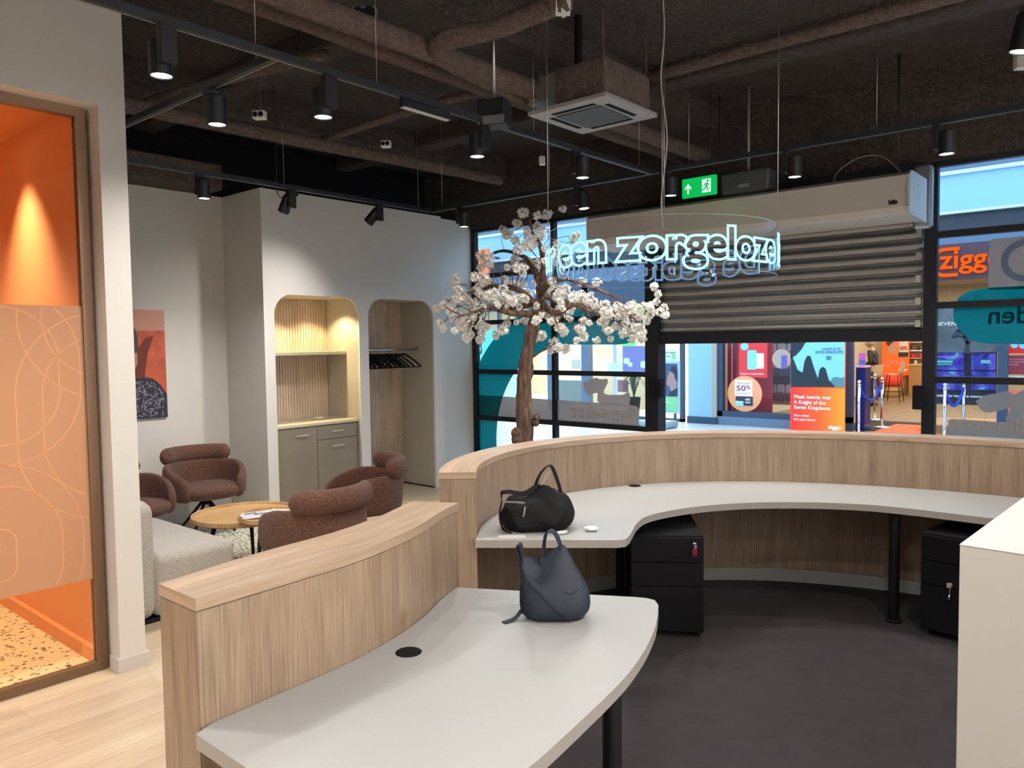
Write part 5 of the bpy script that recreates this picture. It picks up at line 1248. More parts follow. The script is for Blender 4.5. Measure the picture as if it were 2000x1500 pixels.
ptext(t, '50', 1438, 763, YM+.014, 11, mat('print_redtext', (.5, .03, .05), .5), 18, 2, off=.02); ptext(t, '%', 1457, 760, YM+.014, 8, 'print_redtext', 9, 2, off=.01); ptext(t, 'Tijdelijk 6 maanden', 1438, 749, YM+.014, 3, 'print_redtext', 28, 2); ptext(t, 'op internet & TV', 1439, 769, YM+.014, 3, 'print_redtext', 27, 2)
ptext(t, 'Disney+', 1439, 786, YM+.014, 4, WHT, 12, 3); ptext(t, 'HBO', 1456, 782, YM+.014, 4, WHT, 10, 3, off=.02); ptext(t, 'max', 1456, 787, YM+.014, 4, WHT, 10, 3, off=.02)
# accessory wall with hanging packs (far behind glass)
t = root('accessory_wall', 'wall rack of phone accessories behind the shop window', 'display rack', 1527, 780, YM+1.2)
panel('rack_board', 1505, 640, 1562, 792, YM+1.2, mat('rack_cream', (.50, .42, .30), .7), .03, par=t)
random.seed(9); cols = [mat('pack%d' % k, c_, .5) for k, c_ in enumerate(((.05, .05, .06), (.6, .6, .6), (.3, .05, .05), (.45, .40, .34), (.12, .16, .22)))]
for row in range(8):
    bm = B(); zr = ay(1527, 655+row*16, YM+1.17).z; xa, xb = ay(1509, 700, YM+1.17).x, ay(1560, 700, YM+1.17).x; n = 18
    for k in range(n): 
        if random.random() < .9: box(bm, (xa+(xb-xa)*k/n, YM+1.13, zr-.15-random.random()*.04), (xa+(xb-xa)*(k+.72)/n, YM+1.19, zr))
    mi_ = cols[row % 5]; obj('pack_row', bm, mi_, t, True)
t = root('phone_sticker', 'round see-through sticker with a violet phone beside the tall poster', 'sticker', 1528, 700, YM+.022)
c = ay(1527, 701, YM+.022); rr_ = abs(ay(1546, 701, YM+.022).x-c.x); bm = B(); prism(bm, [(c.x+rr_*math.cos(a), c.z+rr_*math.sin(a)) for a in [2*PI*k/32 for k in range(32)]], 0, .01, 0, XZ(YM+.022)); obj('sticker_disc', bm, mat('pale_sticker', (.6, .42, .33), .6), t, True)
panel('phone_picture', 1526, 694, 1537, 720, YM+.012, mat('violet_print', (.15, .12, .5), .5), .01, par=t, r=.02, lay=1)
# tall standing poster
yp = YM-.35
t = root('standing_poster', 'tall free-standing poster in blue and orange outside the shop across the mall', 'poster', 1598, 840, yp)
panel('poster_board', 1544.5, 640, 1651, 846, yp, ORG, .04, par=t)
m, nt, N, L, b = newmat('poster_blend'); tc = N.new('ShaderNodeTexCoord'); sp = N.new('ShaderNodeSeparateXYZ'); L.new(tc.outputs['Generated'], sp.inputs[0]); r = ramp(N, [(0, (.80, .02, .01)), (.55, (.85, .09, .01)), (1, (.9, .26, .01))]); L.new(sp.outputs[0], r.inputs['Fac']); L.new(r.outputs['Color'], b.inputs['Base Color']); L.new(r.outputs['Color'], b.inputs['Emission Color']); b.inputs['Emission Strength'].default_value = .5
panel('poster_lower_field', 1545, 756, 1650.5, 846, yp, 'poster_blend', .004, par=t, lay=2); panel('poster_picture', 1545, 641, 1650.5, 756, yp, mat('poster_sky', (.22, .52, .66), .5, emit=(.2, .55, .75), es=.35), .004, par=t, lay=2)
def ppoly(par, name, pts, y, mm, lay):
    pp = [(lambda c: (c.x, c.z))(ay(px, py, y)) for px, py in pts]; bm = B(); prism(bm, pp, 0, .003, 0, XZ(y-.004*lay)); return obj(name, bm, mm, par, True)
PD = mat('poster_dark', (.022, .03, .035), .7)
ppoly(t, 'picture_hill', [(1545, 756), (1545, 690), (1552, 706), (1558, 722), (1568, 728), (1572, 705), (1577, 695), (1583, 695), (1590, 718), (1598, 740), (1601, 722), (1607, 716), (1613, 720), (1619, 742), (1632, 756)], yp, PD, 3)
ppoly(t, 'picture_branch', [(1545, 641), (1576, 641), (1574, 668), (1566, 682), (1555, 694), (1545, 700)], yp, PD, 3); ppoly(t, 'picture_bushes', [(1622, 745), (1626, 738), (1634, 736), (1640, 738), (1650, 737), (1650.5, 756), (1632, 756)], yp, mat('poster_teal', (.12, .26, .26), .7), 3)
DT = mat('poster_text_dark', (.01, .06, .09), .6)
ptext(t, 'A KNIGHT OF THE', 1606, 684, yp, 5, DT, 36, 4); ptext(t, 'SEVEN KINGDOMS', 1593, 690.5, yp, 5.5, DT, 54, 4); ptext(t, 'HBO', 1614, 699, yp, 3.6, DT, 10, 4, off=.03); ptext(t, 'MAX', 1614, 703, yp, 3.2, DT, 10, 4, off=.03)
for s_, py, w_ in (('Maak kennis met', 777.5, 72), ('A Knight of the', 788, 62), ('Seven Kingdoms', 798, 71)): ptext(t, s_, 1551, py, yp, 7.2, WHT, w_, 4, off=.012)
ptext(t, 'Meer weten?', 1550.5, 812.5, yp, 4.2, WHT, 30, 4, off=.01); ptext(t, 'Kom gauw binnen', 1550.5, 820, yp, 4.2, WHT, 42, 4, off=.01); ptext(t, 'ziggo', 1618, 837, yp, 7.5, WHT, 26, 4, off=.03)
# entrance of the shop opposite: totem, barriers, mats
t = root('navy_totem', 'navy blue totem with a tablet holder in the entrance opposite', 'totem', 1681, 830, YM+.25)
panel('totem_body', 1672, 718, 1690, 832, YM+.25, mat('royal_navy', (.012, .015, .12), .4), .35, par=t, floor=True); panel('totem_shelf', 1668, 714, 1691, 718, YM+.22, PNK, .3, par=t)
panel('tablet_screen', 1678, 690, 1690, 714, YM+.22, emis('magenta_screen', (.7, .15, .75), .9), .02, par=t, lay=1); panel('tablet_lower', 1678, 703, 1690, 711, YM+.215, emis('blue_screen', (.08, .2, .7), .9), .01, par=t, lay=2); panel('acrylic_stand', 1676, 684, 1692, 717, YM+.24, 'acryl', .01, par=t)
struct(obj('floor_doormat', bbox((-4.9, 15.3, .001), (-3.3, 17.2, .012)), mat('doormat_dark', (.02, .022, .026), .95)))
mt = tag(obj('orange_mat', bbox((-4.15, 14.9, .013), (-2.95, 16.6, .022)), mat('orange_mat', (.75, .16, .06), .9)), 'orange welcome mat in the entrance opposite', 'mat')
def stanchion(label, px, py, h=.97, group=None, first=[]):
    c = az(px, py, 0.0)
    if first: return dup(first[0], (c.x, c.y, .013), 0, label)
    t = thing('barrier_post', label, 'barrier post', (c.x, c.y, .013)); bm = B(); lathe(bm, [(0, 0), (.15, 0), (.15, .012), (.06, .03), (.025, .035), (0, .035)], (0, 0, 0), 28); obj('base', bm, 'chrome', t, smooth=True)
    bm = B(); tube(bm, [(0, 0, .03), (0, 0, h-.09)], .025, 14); obj('pole', bm, 'chrome', t); bm = B(); lathe(bm, [(0, h), (.02, h-.005), (.034, h-.03), (.030, h-.055), (.014, h-.07), (.014, h-.08), (.036, h-.086), (.036, h-.10), (0, h-.10)], (0, 0, 0), 18); obj('ball_cap', bm, 'chrome', t, smooth=True); first.append(t); return t
s1 = stanchion('chrome barrier post outside the entrance, left end of the blue rope', 1677, 848); s2 = stanchion('chrome barrier post in the entrance, right end of the blue rope', 1722, 836); s3 = stanchion('chrome barrier post further inside the entrance opposite', 1708, 821)
s4 = stanchion('chrome barrier post seen through the right window, left one', 1844, 862); s5 = stanchion('chrome barrier post seen through the right window, right one', 1881, 856)
def rope(lab, a, b_, cat='rope'):
    a = Vector(a.location)+Vector((0, 0, .86)); b_ = Vector(b_.location)+Vector((0, 0, .86)); pts = [a.lerp(b_, k/12)-Vector((0, 0, .30*4*(k/12)*(1-k/12))) for k in range(13)]
    bm = B(); tube(bm, pts, .022, 10); tag(obj('barrier_rope', bm, mat('blue_rope', (.01, .05, .45), .8), None, smooth=True), lab, 'rope')
rope('bright blue rope hanging between the two barrier posts in the entrance', s1, s2); rope('blue rope from the entrance post to the one further inside', s2, s3); rope('blue rope seen through the right window', s4, s5)
# inside the shop: orange poster wall, counter, shelves
yi = 25.8
t = root('wall_poster', 'orange promotional poster deep inside the shop opposite, reading 50%', 'poster', 1740, 735, yi)
panel('poster_sheet', 1723, 660, 1776, 733, yi, ORG, .04, par=t); panel('white_field', 1756, 660, 1774, 688, yi, mat('promo_cream', (.75, .62, .5), .6), .01, par=t, lay=2); panel('dark_field', 1755, 688, 1774, 697, yi, DRK, .01, par=t, lay=2); panel('portrait_field', 1735, 655, 1752, 691, yi, mat('promo_skin', (.6, .32, .22), .6), .01, par=t, lay=2)
ppoly(t, 'hair_shape', [(1733, 655), (1754, 655), (1752, 664), (1744, 668), (1736, 676), (1731, 672)], yi, mat('promo_hair', (.12, .03, .02), .7), 4)
ptext(t, '50%', 1757, 683, yi, 7, 'print_redtext', 15, 4, off=.02); 
for s_, py, w_ in (('Kom langs en ervaar', 705, 40), ('de snelle oplossing', 710, 40), ('Ziggo', 715, 12)): ptext(t, s_, 1728, py, yi, 3.4, PNK, w_, 4)
ptext(t, 'ziggo', 1756, 724, yi, 5, WHT, 17, 4, off=.03)
t = root('service_counter', 'wooden service counter deep inside the shop opposite', 'counter', 1786, 770, yi-.6); panel('counter_body', 1775, 714, 1800, 770, yi-.6, mat('counter_wood', (.42, .22, .08), .5), .6, par=t, floor=True); panel('counter_top', 1773, 711.5, 1802, 714, yi-.62, mat('counter_light', (.6, .42, .22), .5), .65, par=t)
t = root('low_partition', 'pale wood partition behind the bar stools opposite', 'partition', 1750, 768, yi+.3); panel('partition_board', 1720, 728, 1776, 768, yi+.3, mat('pale_ply', (.62, .48, .30), .5), .06, par=t, floor=True); ppoly(t, 'slanted_edge', [(1772, 728), (1778, 728), (1770, 768), (1763, 768)], yi+.3, 'counter_wood', 2)
t = root('red_pouf', 'red round pouf behind the bar stool opposite', 'pouf', 1738, 757, 24.6)
c = ay(1738, 749, 24.6); bm = B(); lathe(bm, [(0, .30), (.28, .32), (.34, .42), (.33, .60), (.28, .66), (0, .67)], (c.x, c.y, 0), 24); obj('cushion', bm, mat('red_fabric', (.75, .06, .03), .8), t, True, True); bm = B(); lathe(bm, [(0, 0), (.25, 0), (.27, .02), (.27, .31), (0, .31)], (c.x, c.y, 0), 24); obj('wooden_base', bm, 'counter_wood', t, True, True)
t = root('shelf_unit', 'dark shelf unit with boxes behind the service counter opposite', 'shelf', 1787, 710, yi+.2); panel('shelf_back', 1773, 650, 1802, 712, yi+.2, mat('shelf_brown', (.16, .09, .05), .6), .1, par=t, floor=True)
for py, mm in ((668, 'cream'), (684, WHT), (699, 'cream')): panel('shelf_board', 1774, py, 1801, py+1.6, yi+.12, mm, .2, par=t)
for k in range(5): panel('stocked_box', 1776+k*5, [676, 692, 704][k % 3], 1780+k*5, [684, 699, 710][k % 3], yi+.1, [DRK, RED, 'mallwhite'][k % 3], .1, par=t)
t = root('red_ceiling_sign', 'red lit sign strip above the person in the shop opposite', 'sign', 1680, 684, 26.0); panel('sign_box', 1660, 658, 1700, 682, 26.0, ORG, .1, par=t)
t = root('side_display', 'orange lit display shelves left of the person in the shop opposite', 'display', 1680, 780, 26.2); panel('display_back', 1666, 684, 1690, 780, 26.2, mat('display_amber', (.5, .2, .06), .5), .1, par=t)
for k in range(4): panel('display_shelf', 1667, 694+k*12, 1690, 696+k*12, 26.1, WHT, .1, par=t)
def stool(label, px, py, y, hd, first=[]):
    c = az(px, py, 0)
    if first: return dup(first[0], (c.x, c.y, 0), hd, label)
    t = thing('bar_stool', label, 'bar stool', (c.x, c.y, 0), hd)
    bm = B(); ribbon(bm, smoothcurve([(.20, 0, .745), (.12, 0, .76), (0, 0, .75), (-.14, 0, .755), (-.19, 0, .80), (-.21, 0, .92), (-.225, 0, 1.07)], 5), .40, .02, (0, 1, 0)); obj('seat_shell', bm, mat('stool_beige', (.50, .38, .24), .6), t, smooth=True, flat_angle=50)
    for sx in (-1, 1):
        for sy in (-1, 1): bm = B(); tube(bm, [(sx*.13, sy*.13, .745), (sx*.21, sy*.21, 0)], .010, 8); obj('leg', bm, 'black', t)
    bm = B(); tube(bm, [(-.18, -.18, .28), (.18, -.18, .28), (.18, .18, .28), (-.18, .18, .28), (-.18, -.18, .28)], .008, 8, cap=False); obj('footrest', bm, 'black', t); first.append(t); return t
stool('beige bar stool with black legs beside the red pouf, facing left', 1745, 785, 0, PI); stool('beige bar stool in front of the standing person', 1699, 795, 0, PI*.93)
# video wall window on the right
t = root('video_wall', 'blue video wall behind the right shop window across the mall', 'screen', 1885, 764, YM+.5)
for k, (a, b2, c2, d2) in enumerate(((1818, 689, 1882, 723), (1818, 725, 1882, 762), (1897, 690, 1944, 723), (1897, 725, 1944, 762))):
    nm = 'screen_panel'; key_ = 'screen%d' % k; m, nt, N, L, b = newmat(key_); tc = N.new('ShaderNodeTexCoord'); nz = N.new('ShaderNodeTexNoise'); nz.inputs['Scale'].default_value = 2.3; nz.inputs['Distortion'].default_value = 2.5; L.new(tc.outputs['Object'], nz.inputs['Vector'])
    r = ramp(N, [(.3, (.005, .01, .12)), (.48, (.03, .05, .65)), (.58, (.12, .10, .8)), (.68, (.05, .6, .75)), (.8, (.4, .2, .8))]); L.new(nz.outputs['Fac'], r.inputs['Fac']); L.new(r.outputs['Color'], b.inputs['Emission Color']); b.inputs['Emission Strength'].default_value = .8; b.inputs['Base Color'].default_value = (.01, .01, .02, 1)
    panel(nm, a, b2, c2, d2, YM+.5, key_, .05, par=t)
    for (u, v_, w_, h_, cc) in ((.12, .45, .55, .12, (.1, .8, .7)), (.15, .62, .5, .08, (.1, .7, .3)), (0, .2, 1, .05, (.5, .25, .9))) if k == 0 else (((.4, .4, .4, .2, (.15, .7, .8)),) if k == 2 else ()):
        panel('screen_graphic', a+(c2-a)*u, b2+(d2-b2)*v_, a+(c2-a)*(u+w_), b2+(d2-b2)*(v_+h_), YM+.5, emis('sg%.2f%.2f' % (u, cc[0]), cc, .8), .004, par=t, lay=1)
panel('dark_surround', 1812, 640, 1948, 793, YM+.56, DRK, .05, par=t); ptext(t, 'Ontdek hier het beste entertainment', 1823, 774, YM+.5, 5, WHT, 118, 1, off=.01)
tt = root('window_poster', 'grey cinematic poster with the word SEVEN behind the right window', 'poster', 1888, 688, YM+.02)
panel('poster_sheet', 1820, 600, 1952, 688, YM+.02, mat('poster_grey', (.13, .13, .13), .6, noise=(1.2, .6)), .03, par=tt); ptext(tt, 'SEVEN', 1829, 636, YM+.02, 7, WHT, 38, 2)
random.seed(4); bm = B()
def twig(p, a, l, w, dpt):
    if dpt == 0: return
    q = (p[0]+l*math.cos(a), p[1]+l*math.sin(a)); n = (-math.sin(a)*w/2, math.cos(a)*w/2)
    prism(bm, [(p[0]+n[0], p[1]+n[1]), (q[0]+n[0]*.6, q[1]+n[1]*.6), (q[0]-n[0]*.6, q[1]-n[1]*.6), (p[0]-n[0], p[1]-n[1])][::-1], 0, .002, 0, XZ(YM+.014))
    for s_ in (-.5, .15, .6): twig(q, a+s_+random.uniform(-.25, .25), l*random.uniform(.6, .8), w*.62, dpt-1)
c = ay(1888, 690, YM+.02); twig((c.x, c.z), 1.5, .16, .09, 5); obj('tree_picture', bm, DRK, tt, True)
t = root('wooden_plinth', 'curved wooden plinth below the video wall', 'plinth', 1880, 806, YM+.7); c = ay(1880, 800, YM+.9); bm = B(); lathe(bm, [(0, .18), (.80, .18), (.83, .16), (.83, 0), (0, 0)], (c.x+.12, YM+1.2, 0), 48); obj('plinth_body', bm, 'counter_wood', t, True, True, 40)
t = root('red_window_card', 'dark red card on a ledge at the right edge behind the window', 'sign', 1985, 732, YM+.2); panel('card', 1966, 694, 2030, 732, YM+.2, mat('card_red', (.38, .03, .05), .5), .03, par=t)
for s_, py in (('Haal je abonnement', 703), ('is je internet', 708), ('ontvangen', 713)): ptext(t, s_, 1969, py, YM+.2, 3.2, PNK, 34 if py < 710 else 20, 1)
t = root('red_window_banner', 'bright red banner with two round badges at the right edge', 'banner', 1990, 690, YM+.25); panel('banner_sheet', 1971, 660, 2040, 690, YM+.25, RED, .02, par=t); panel('round_badge', 1974, 666, 1989, 680, YM+.25, BLU, .01, par=t, r=.055, lay=2); panel('round_badge', 1991, 668, 2004, 681, YM+.25, BLU, .01, par=t, r=.05, lay=2)
tag(panel('coral_poster', 1955, 762, 2040, 826, YM+.3, mat('coral_print', (.8, .16, .13), .5, emit=(.8, .14, .1), es=.3), .02), 'coral red poster low behind the right window', 'poster')
tag(panel('window_ledge', 1955, 735, 2040, 741, YM+.15, 'mallwhite', .2), 'pale green-white ledge under the dark red card', 'ledge')
# orange illuminated shop name
on_ = emis('orange_sign_light', (1.0, .11, .005), 1.3); ys_ = YM-.16
t = root('shop_sign', 'glowing orange shop name on the brown band across the mall', 'sign', 1880, 540, ys_)
ptext(t, 'ziggo', 1835, 525.5, ys_, 37, on_, 128, 1, off=.018, name='sign_letters')
a = ay(1828, 489, ys_); c = ay(1873, 536, ys_); bm = B(); R_ = .12; w_ = .05
pth = [(c.x, a.z, 0), (a.x+R_, a.z, 0), (a.x+.035, a.z-.035, 0), (a.x, a.z-R_, 0), (a.x, c.z+R_, 0), (a.x+.035, c.z+.035, 0), (a.x+R_, c.z, 0), (c.x-.02, c.z, 0)]
tube(bm, smoothcurve([(p[0], ys_-.01, p[1]) for p in pth], 4), .028, 8); obj('sign_bracket', bm, on_, t, True, True)
t = thing('window_6', None, None, (-14, YM, 0)); struct(t)
bm = B(); 
for x in (-25.6, -19.0, -13.2, -8.0): box(bm, (x, YM-.05, 0), (x+.08, YM+.05, 2.6))
box(bm, (-25.6, YM-.05, 0), (-7.92, YM+.05, .06)); obj('window_frame', bm, 'slate', t, True)
obj('glass_pane', bbox((-25.6, YM-.005, .06), (-7.92, YM+.005, 2.6)), 'glass', t, True)
# left-hand shop: signs, posters, furniture seen through window_2
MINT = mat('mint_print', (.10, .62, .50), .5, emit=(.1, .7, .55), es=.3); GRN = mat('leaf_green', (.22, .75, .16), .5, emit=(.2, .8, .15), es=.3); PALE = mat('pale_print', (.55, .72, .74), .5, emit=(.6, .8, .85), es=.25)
struct(obj('wall_mall_post', bbox((ay(1140, 700, YM).x, YM-.1, 0), (ay(1153, 700, YM).x, YM+.1, 3.1)), 'bluegrey')); struct(obj('wall_mall_post', bbox((ay(1075, 700, YM).x-.02, YM-.1, 0), (ay(1080, 700, YM).x, YM+.1, 3.1)), 'bluegrey'))
tag(panel('window_poster', 928, 645, 972, 722, YM+.012, MINT, .03), 'mint green poster of a smiling woman at the left window edge', 'poster')
pr = [o for o in bpy.data.objects if o.name.startswith('window_poster') and o.type == 'MESH'][-1]
def pchild(name, pts, y, mm): 
    pp = [(lambda c: (c.x, c.z))(ay(px, py, y)) for px, py in pts]; bm = B(); prism(bm, pp, 0, .004, 0, XZ(y)); return obj(name, bm, mm, pr, True)
pchild('portrait_hair', [(929, 672), (934, 668), (940, 672), (942, 685), (940, 692), (929, 692)], YM+.010, DRK); pchild('portrait_face', [(931, 676), (936, 674), (939, 680), (937, 692), (932, 694)], YM+.0065, PALE)
t = root('optician_sign', 'blue sign with white letters above the shop seen behind the tree', 'sign', 1050, 575, YM-.15); panel('sign_board', 1005, 552, 1090, 590, YM-.15, 'bluegrey', .04, par=t); ptext(t, 'Save', 1018, 576, YM-.15, 13, WHT, 48, 1, off=.02)
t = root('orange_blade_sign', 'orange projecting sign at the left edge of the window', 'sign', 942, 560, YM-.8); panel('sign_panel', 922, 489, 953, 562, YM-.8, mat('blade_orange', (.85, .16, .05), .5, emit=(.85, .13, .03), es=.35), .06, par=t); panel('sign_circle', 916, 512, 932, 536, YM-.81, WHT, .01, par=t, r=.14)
bm = B(); c = ay(937, 500, YM-.8); tube(bm, [(c.x, YM-.77, c.z), (c.x, YM-.1, c.z)], .03, 8); obj('wall_bracket', bm, 'slate', t, True)
for (lab, nm, a_, b2, c2, d2, dy, mm) in (
    ('green hanging banner seen through the blossom', 'green_banner', 1112, 545, 1127, 600, .012, GRN), ('green banner at the right edge of the left window', 'green_banner', 1228, 594, 1262, 615, .012, GRN), ('green sheet under the teal film end', 'green_banner', 1215, 655, 1241, 676, .012, GRN),
    ('pale blue poster in the shop opposite left of the tree trunk', 'pale_poster', 985, 730, 1014, 776, .012, PALE), ('white menu board behind the tree', 'white_board', 1058, 694, 1076, 722, .012, WHT), ('white notice board right of the thin window bar', 'white_board', 1088, 690, 1099, 722, .012, WHT),
    ('cream card with a small portrait in the shop opposite', 'cream_card', 1116, 702, 1132, 721, .012, mat('card_cream', (.68, .62, .5), .6)), ('pale blue poster beside the purple one', 'pale_poster', 1188, 709, 1213, 727, .012, PALE),
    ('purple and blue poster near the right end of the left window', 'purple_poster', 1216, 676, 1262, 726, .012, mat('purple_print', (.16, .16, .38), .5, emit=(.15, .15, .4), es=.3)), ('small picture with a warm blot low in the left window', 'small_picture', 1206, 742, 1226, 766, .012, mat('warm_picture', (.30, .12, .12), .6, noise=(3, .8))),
    ('dark red panel hanging high in the left shop', 'red_hanging', 1150, 556, 1212, 625, .012, mat('muted_red', (.25, .08, .07), .6)), ('pale grey panel beside the dark red one', 'grey_hanging', 1213, 556, 1259, 590, .012, mat('pale_grey_green', (.35, .40, .36), .6)),
    ('grey low counter in the shop opposite', 'grey_counter', 1084, 742, 1138, 784, 1.0, mat('counter_grey', (.22, .26, .26), .6)), ('long pale display cabinet in the left shop', 'display_cabinet', 1153, 735, 1262, 770, 2.2, 'cream'), ('white column in the middle of the left shop', 'white_column', 1197, 672, 1204, 728, .6, 'mallwhite'),
    ('framed pale wall picture in the left shop', 'wall_frame', 1158, 674, 1214, 700, 3.0, mat('frame_cream', (.72, .62, .36), .5))):
    o = panel(nm, a_, b2, c2, d2, YM+dy, mm, .03 if dy < .5 else .3, lab, nm.split('_')[1], floor=(nm in ('grey_counter', 'display_cabinet', 'white_column')))
for k, (px, py, r_) in enumerate(((1224, 705, 6), (1231, 712, 4.5), (1258, 712, 7))): panel('print_badge', px-r_, py-r_, px+r_, py+r_, YM+.009, PALE, .004, par=[o for o in bpy.data.objects if o.name.startswith('purple_poster')][0], r=.05, lay=1)
# round fern-like plant and furniture legs in the shop: a potted plant
c = ay(1238, 762, YM+1.5); t = thing('potted_plant', 'dark spiky plant in the shop opposite at the right end of the left window', 'plant', (c.x, c.y, 0)); bm = B(); random.seed(2)
for k in range(26):
    a = random.uniform(0, 2*PI); r_ = random.uniform(.2, .45); h_ = random.uniform(.5, .95); ribbon(bm, smoothcurve([(0, 0, .35), (r_*.4*math.cos(a), r_*.4*math.sin(a), .35+h_*.7), (r_*math.cos(a), r_*math.sin(a), .35+h_*.55)], 3), .03, .003, (-math.sin(a), math.cos(a), 0))
obj('leaves', bm, mat('plant_dark', (.02, .045, .02), .7), t); bm = B(); lathe(bm, [(0, 0), (.13, 0), (.17, .36), (.15, .36), (.14, .33), (0, .33)], (0, 0, 0), 20); obj('pot', bm, 'matte', t, smooth=True)
# A-frame pavement sign
ya = 13.6
t = root('pavement_sign', 'double-sided pavement sign with a man in profile and green footer', 'sign', 1305, 828, ya)
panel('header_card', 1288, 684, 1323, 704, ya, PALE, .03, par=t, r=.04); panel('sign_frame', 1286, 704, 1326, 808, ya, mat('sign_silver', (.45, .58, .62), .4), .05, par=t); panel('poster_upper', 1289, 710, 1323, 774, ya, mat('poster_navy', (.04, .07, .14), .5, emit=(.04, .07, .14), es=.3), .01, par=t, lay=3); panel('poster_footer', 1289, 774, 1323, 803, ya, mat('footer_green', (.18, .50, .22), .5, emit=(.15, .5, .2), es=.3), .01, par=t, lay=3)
ppoly(t, 'profile_face', [(1310, 722), (1306, 730), (1302, 745), (1303, 752), (1308, 755), (1310, 763), (1322, 768), (1322, 730), (1317, 720)], ya-.012, mat('profile_skin', (.42, .24, .2), .6), 1); ppoly(t, 'profile_hair', [(1309, 724), (1313, 715), (1320, 716), (1323, 724), (1323, 745), (1319, 740), (1317, 730)], ya-.012, DRK, 2); ppoly(t, 'profile_jacket', [(1308, 766), (1316, 762), (1323, 757), (1323, 774), (1306, 774)], ya-.012, DRK, 2)
ptext(t, 'Scan voor', 1291, 781, ya-.012, 3.4, WHT, 12, 3); ptext(t, 'jouw afspraak', 1291, 786, ya-.012, 3.4, WHT, 18, 3); ptext(t, 'Donkere dagen?', 1291, 690, ya, 3.4, DRK, 28, 1); ptext(t, 'Maak kans', 1291, 697, ya, 3, DRK, 18, 1)
panel('green_dot', 1312, 691, 1320, 702, ya, 'footer_green', .004, par=t, r=.03, lay=1)
for px in (1292, 1318): panel('post', px-2, 806, px+2, 820, ya+.02, 'slate', .03, par=t)
c = az(1305, 826, .05); bm = bbox((c.x-.36, ya-.22, .0), (c.x+.36, ya+.28, .14), .06, 3); obj('water_base', bm, mat('base_blue_grey', (.30, .36, .40), .5), t, True, True)

# ================================================================== PERSON in the shop opposite
px_ = az(1705, 792, 0); 
t = thing('person', 'person with short blond hair, dark jacket and brown trousers, looking down to the left', 'person', (px_.x, px_.y, 0), 0)
def skin(name, joints, edges, mm, par, root_i=0, lv=2):
    me = bpy.data.meshes.new(name); me.from_pydata([j[:3] for j in joints], edges, []); o = link(name, me, mm, par)
    md = o.modifiers.new('skin', 'SKIN'); md.use_smooth_shade = True
    for i, j in enumerate(joints):
        sv = me.skin_vertices[0].data[i]; sv.radius = (j[3], j[4] if len(j) > 4 else j[3]); sv.use_root = (i == root_i)
    subsurf(o, lv); return o
# body faces -x (picture left); y is depth
J = [(0, 0, .93, .13, .11), (0, 0, 1.12, .12, .10), (-.01, 0, 1.30, .13, .11), (-.02, 0, 1.42, .085, .08), (-.04, 0, 1.49, .05), (-.07, 0, 1.55, .055),
     (.01, .10, .86, .085), (.02, .11, .48, .06), (.03, .11, .10, .042), (-.10, .12, .035, .032), (.01, -.10, .86, .085), (-.03, -.11, .48, .06), (.0, -.11, .10, .042), (-.13, -.12, .035, .032),
     (-.02, .19, 1.38, .055), (-.02, .24, 1.12, .043), (-.24, .17, 1.06, .033), (-.31, .14, 1.08, .026), (-.02, -.19, 1.38, .055), (-.0, -.24, 1.12, .043), (-.22, -.18, 1.02, .033), (-.30, -.16, 1.03, .026)]
E_ = [(0, 1), (1, 2), (2, 3), (3, 4), (4, 5), (0, 6), (6, 7), (7, 8), (8, 9), (0, 10), (10, 11), (11, 12), (12, 13), (2, 14), (14, 15), (15, 16), (16, 17), (2, 18), (18, 19), (19, 20), (20, 21)]
SK = mat('skin', (.52, .30, .22), .6)
body = skin('body', J, E_, SK, t)
bm = B(); bmesh.ops.create_uvsphere(bm, u_segments=20, v_segments=14, radius=.10)
for v in bm.verts:
    x, y, z = v.co; v.co = Vector((x*(1.0 if x > 0 else .98), y*.80, z*1.22));
    if x < -.06 and abs(y) < .03 and -.03 < z < .03: v.co.x -= .022*(1-abs(y)/.03)
    if z < -.04: v.co.x += (-.01 if x < 0 else -.02)
bmesh.ops.rotate(bm, verts=bm.verts, matrix=Matrix.Rotation(math.radians(-22), 3, 'Y')); bmesh.ops.translate(bm, verts=bm.verts, vec=(-.095, 0, 1.615)); obj('head', bm, SK, t, smooth=True)
bm = B()
for y in (-.032, .032): bmesh.ops.create_icosphere(bm, subdivisions=1, radius=.010, matrix=Matrix.Translation((-.183, y, 1.60)))
box(bm, (-.180, -.02, 1.545), (-.172, .02, 1.552)); obj('eyes_and_mouth', bm, DRK, t)
bm = B(); bmesh.ops.create_uvsphere(bm, u_segments=20, v_segments=14, radius=.115)
for v in bm.verts: x, y, z = v.co; v.co = Vector((x*1.0, y*.86, z*1.12)) + Vector(mnoise.noise_vector(v.co*18))*.010
geom = [v for v in bm.verts if v.co.x < -.045 and v.co.z < .055 or v.co.z < -.085]; bmesh.ops.delete(bm, geom=geom, context='VERTS'); bmesh.ops.translate(bm, verts=bm.verts, vec=(-.078, 0, 1.635)); ho = obj('hair', bm, mat('blond_hair', (.42, .30, .15), .8), t, smooth=True); sd = ho.modifiers.new('s', 'SOLIDIFY'); sd.thickness = .012
JJ = [(0, 0, .80, .155, .13), (0, 0, .95, .15, .125), (0, 0, 1.12, .14, .115), (-.01, 0, 1.30, .15, .125), (-.015, 0, 1.41, .09, .09), (-.02, .19, 1.38, .072), (-.02, .24, 1.12, .062), (-.215, .178, 1.065, .048), (-.02, -.19, 1.38, .072), (-.0, -.24, 1.12, .062), (-.19, -.19, 1.025, .048)]
skin('jacket', JJ, [(0, 1), (1, 2), (2, 3), (3, 4), (3, 5), (5, 6), (6, 7), (3, 8), (8, 9), (9, 10)], mat('jacket_dark', (.018, .018, .016), .6), t, 2)
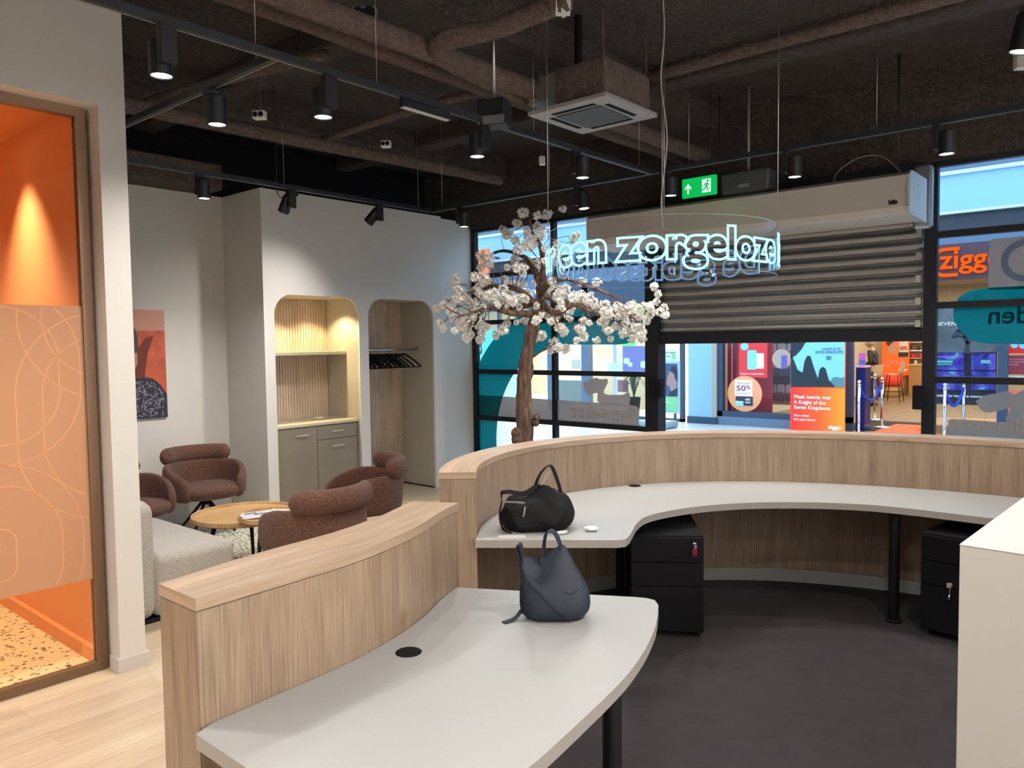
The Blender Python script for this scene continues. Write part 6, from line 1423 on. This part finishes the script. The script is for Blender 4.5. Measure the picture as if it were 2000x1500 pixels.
skin('trousers', [(0, 0, .92, .14, .12), (.01, .10, .82, .10), (.02, .11, .48, .078), (.03, .11, .10, .062), (.01, -.10, .82, .10), (-.03, -.11, .48, .078), (.0, -.11, .10, .062)], [(0, 1), (1, 2), (2, 3), (0, 4), (4, 5), (5, 6)], mat('trousers_brown', (.055, .022, .014), .7), t)
for (x, y) in ((-.03, .115), (-.06, -.115)):
    bm = B(); loft(bm, [[Vector((x+a*math.cos(q), y+b2*math.sin(q), z)) for q in [2*PI*k/16 for k in range(16)]] for z, a, b2 in ((0, .115, .042), (.02, .12, .048), (.05, .09, .045), (.085, .05, .04))]); obj('shoe', bm, 'matte', t, smooth=True)
for s_, (hx, hy, hz) in ((1, (-.33, .135, 1.085)), (-1, (-.32, -.155, 1.035))):
    J2 = [(hx+.03, hy, hz-.003, .028, .018), (hx-.02, hy, hz, .034, .016)]; E2 = [(0, 1)]
    for k in range(4):
        yo = (k-1.5)*.018; ln = [.055, .065, .062, .048][k]; i = len(J2); J2 += [(hx-.045, hy+yo, hz, .0095), (hx-.045-ln*.5, hy+yo, hz-.010, .0088), (hx-.045-ln, hy+yo*.95, hz-.028, .0078)]; E2 += [(1, i), (i, i+1), (i+1, i+2)]
    i = len(J2); J2 += [(hx-.01, hy-s_*.035, hz+.004, .011), (hx-.04, hy-s_*.048, hz-.006, .009)]; E2 += [(0, i), (i, i+1)]
    skin('hand', J2, E2, SK, t, 0, 1)

# lamp in the orange room
c = az(88, 268, 3.0); t = thing('recessed_downlight', 'recessed downlight in the ceiling of the orange room', 'lamp', (c.x, min(c.y, 1.42), 3.02))
bm = B(); lathe(bm, [(.036, -.001), (.05, -.001), (.052, -.005), (.038, -.007), (.036, -.001)], (0, 0, 0), 24); obj('trim_ring', bm, 'plastic_white', t)
bm = B(); lathe(bm, [(0, -.003), (.036, -.003), (.036, -.001), (0, -.001)], (0, 0, 0), 20); obj('lamp_face', bm, 'lamp_warm', t)
lp = t.location.copy(); spot('downlight_beam', (lp.x, lp.y, 3.0), (lp.x, lp.y+.0, 0), 130, 78, (1, .82, .55), 1.0, .03)
t2 = dup(t, (-6.2, -.2, 3.02), 0, 'added unseen fill downlight further back in the orange room'); spot('downlight_beam', (-6.2, -.2, 3.0), (-6.2, -.2, 0), 80, 155, (1, .84, .6), .5, .03)  # unseen downlight added as ambient fill for the orange walls
t3 = dup(t, (-5.0, -1.4, 3.02), 0, 'added unseen fill downlight of the orange room, nearest the camera side'); spot('downlight_beam', (-5.0, -1.4, 3.0), (-5.0, -1.4, 0), 80, 155, (1, .84, .6), .5, .03)  # another unseen fill lamp, added to even out the orange room
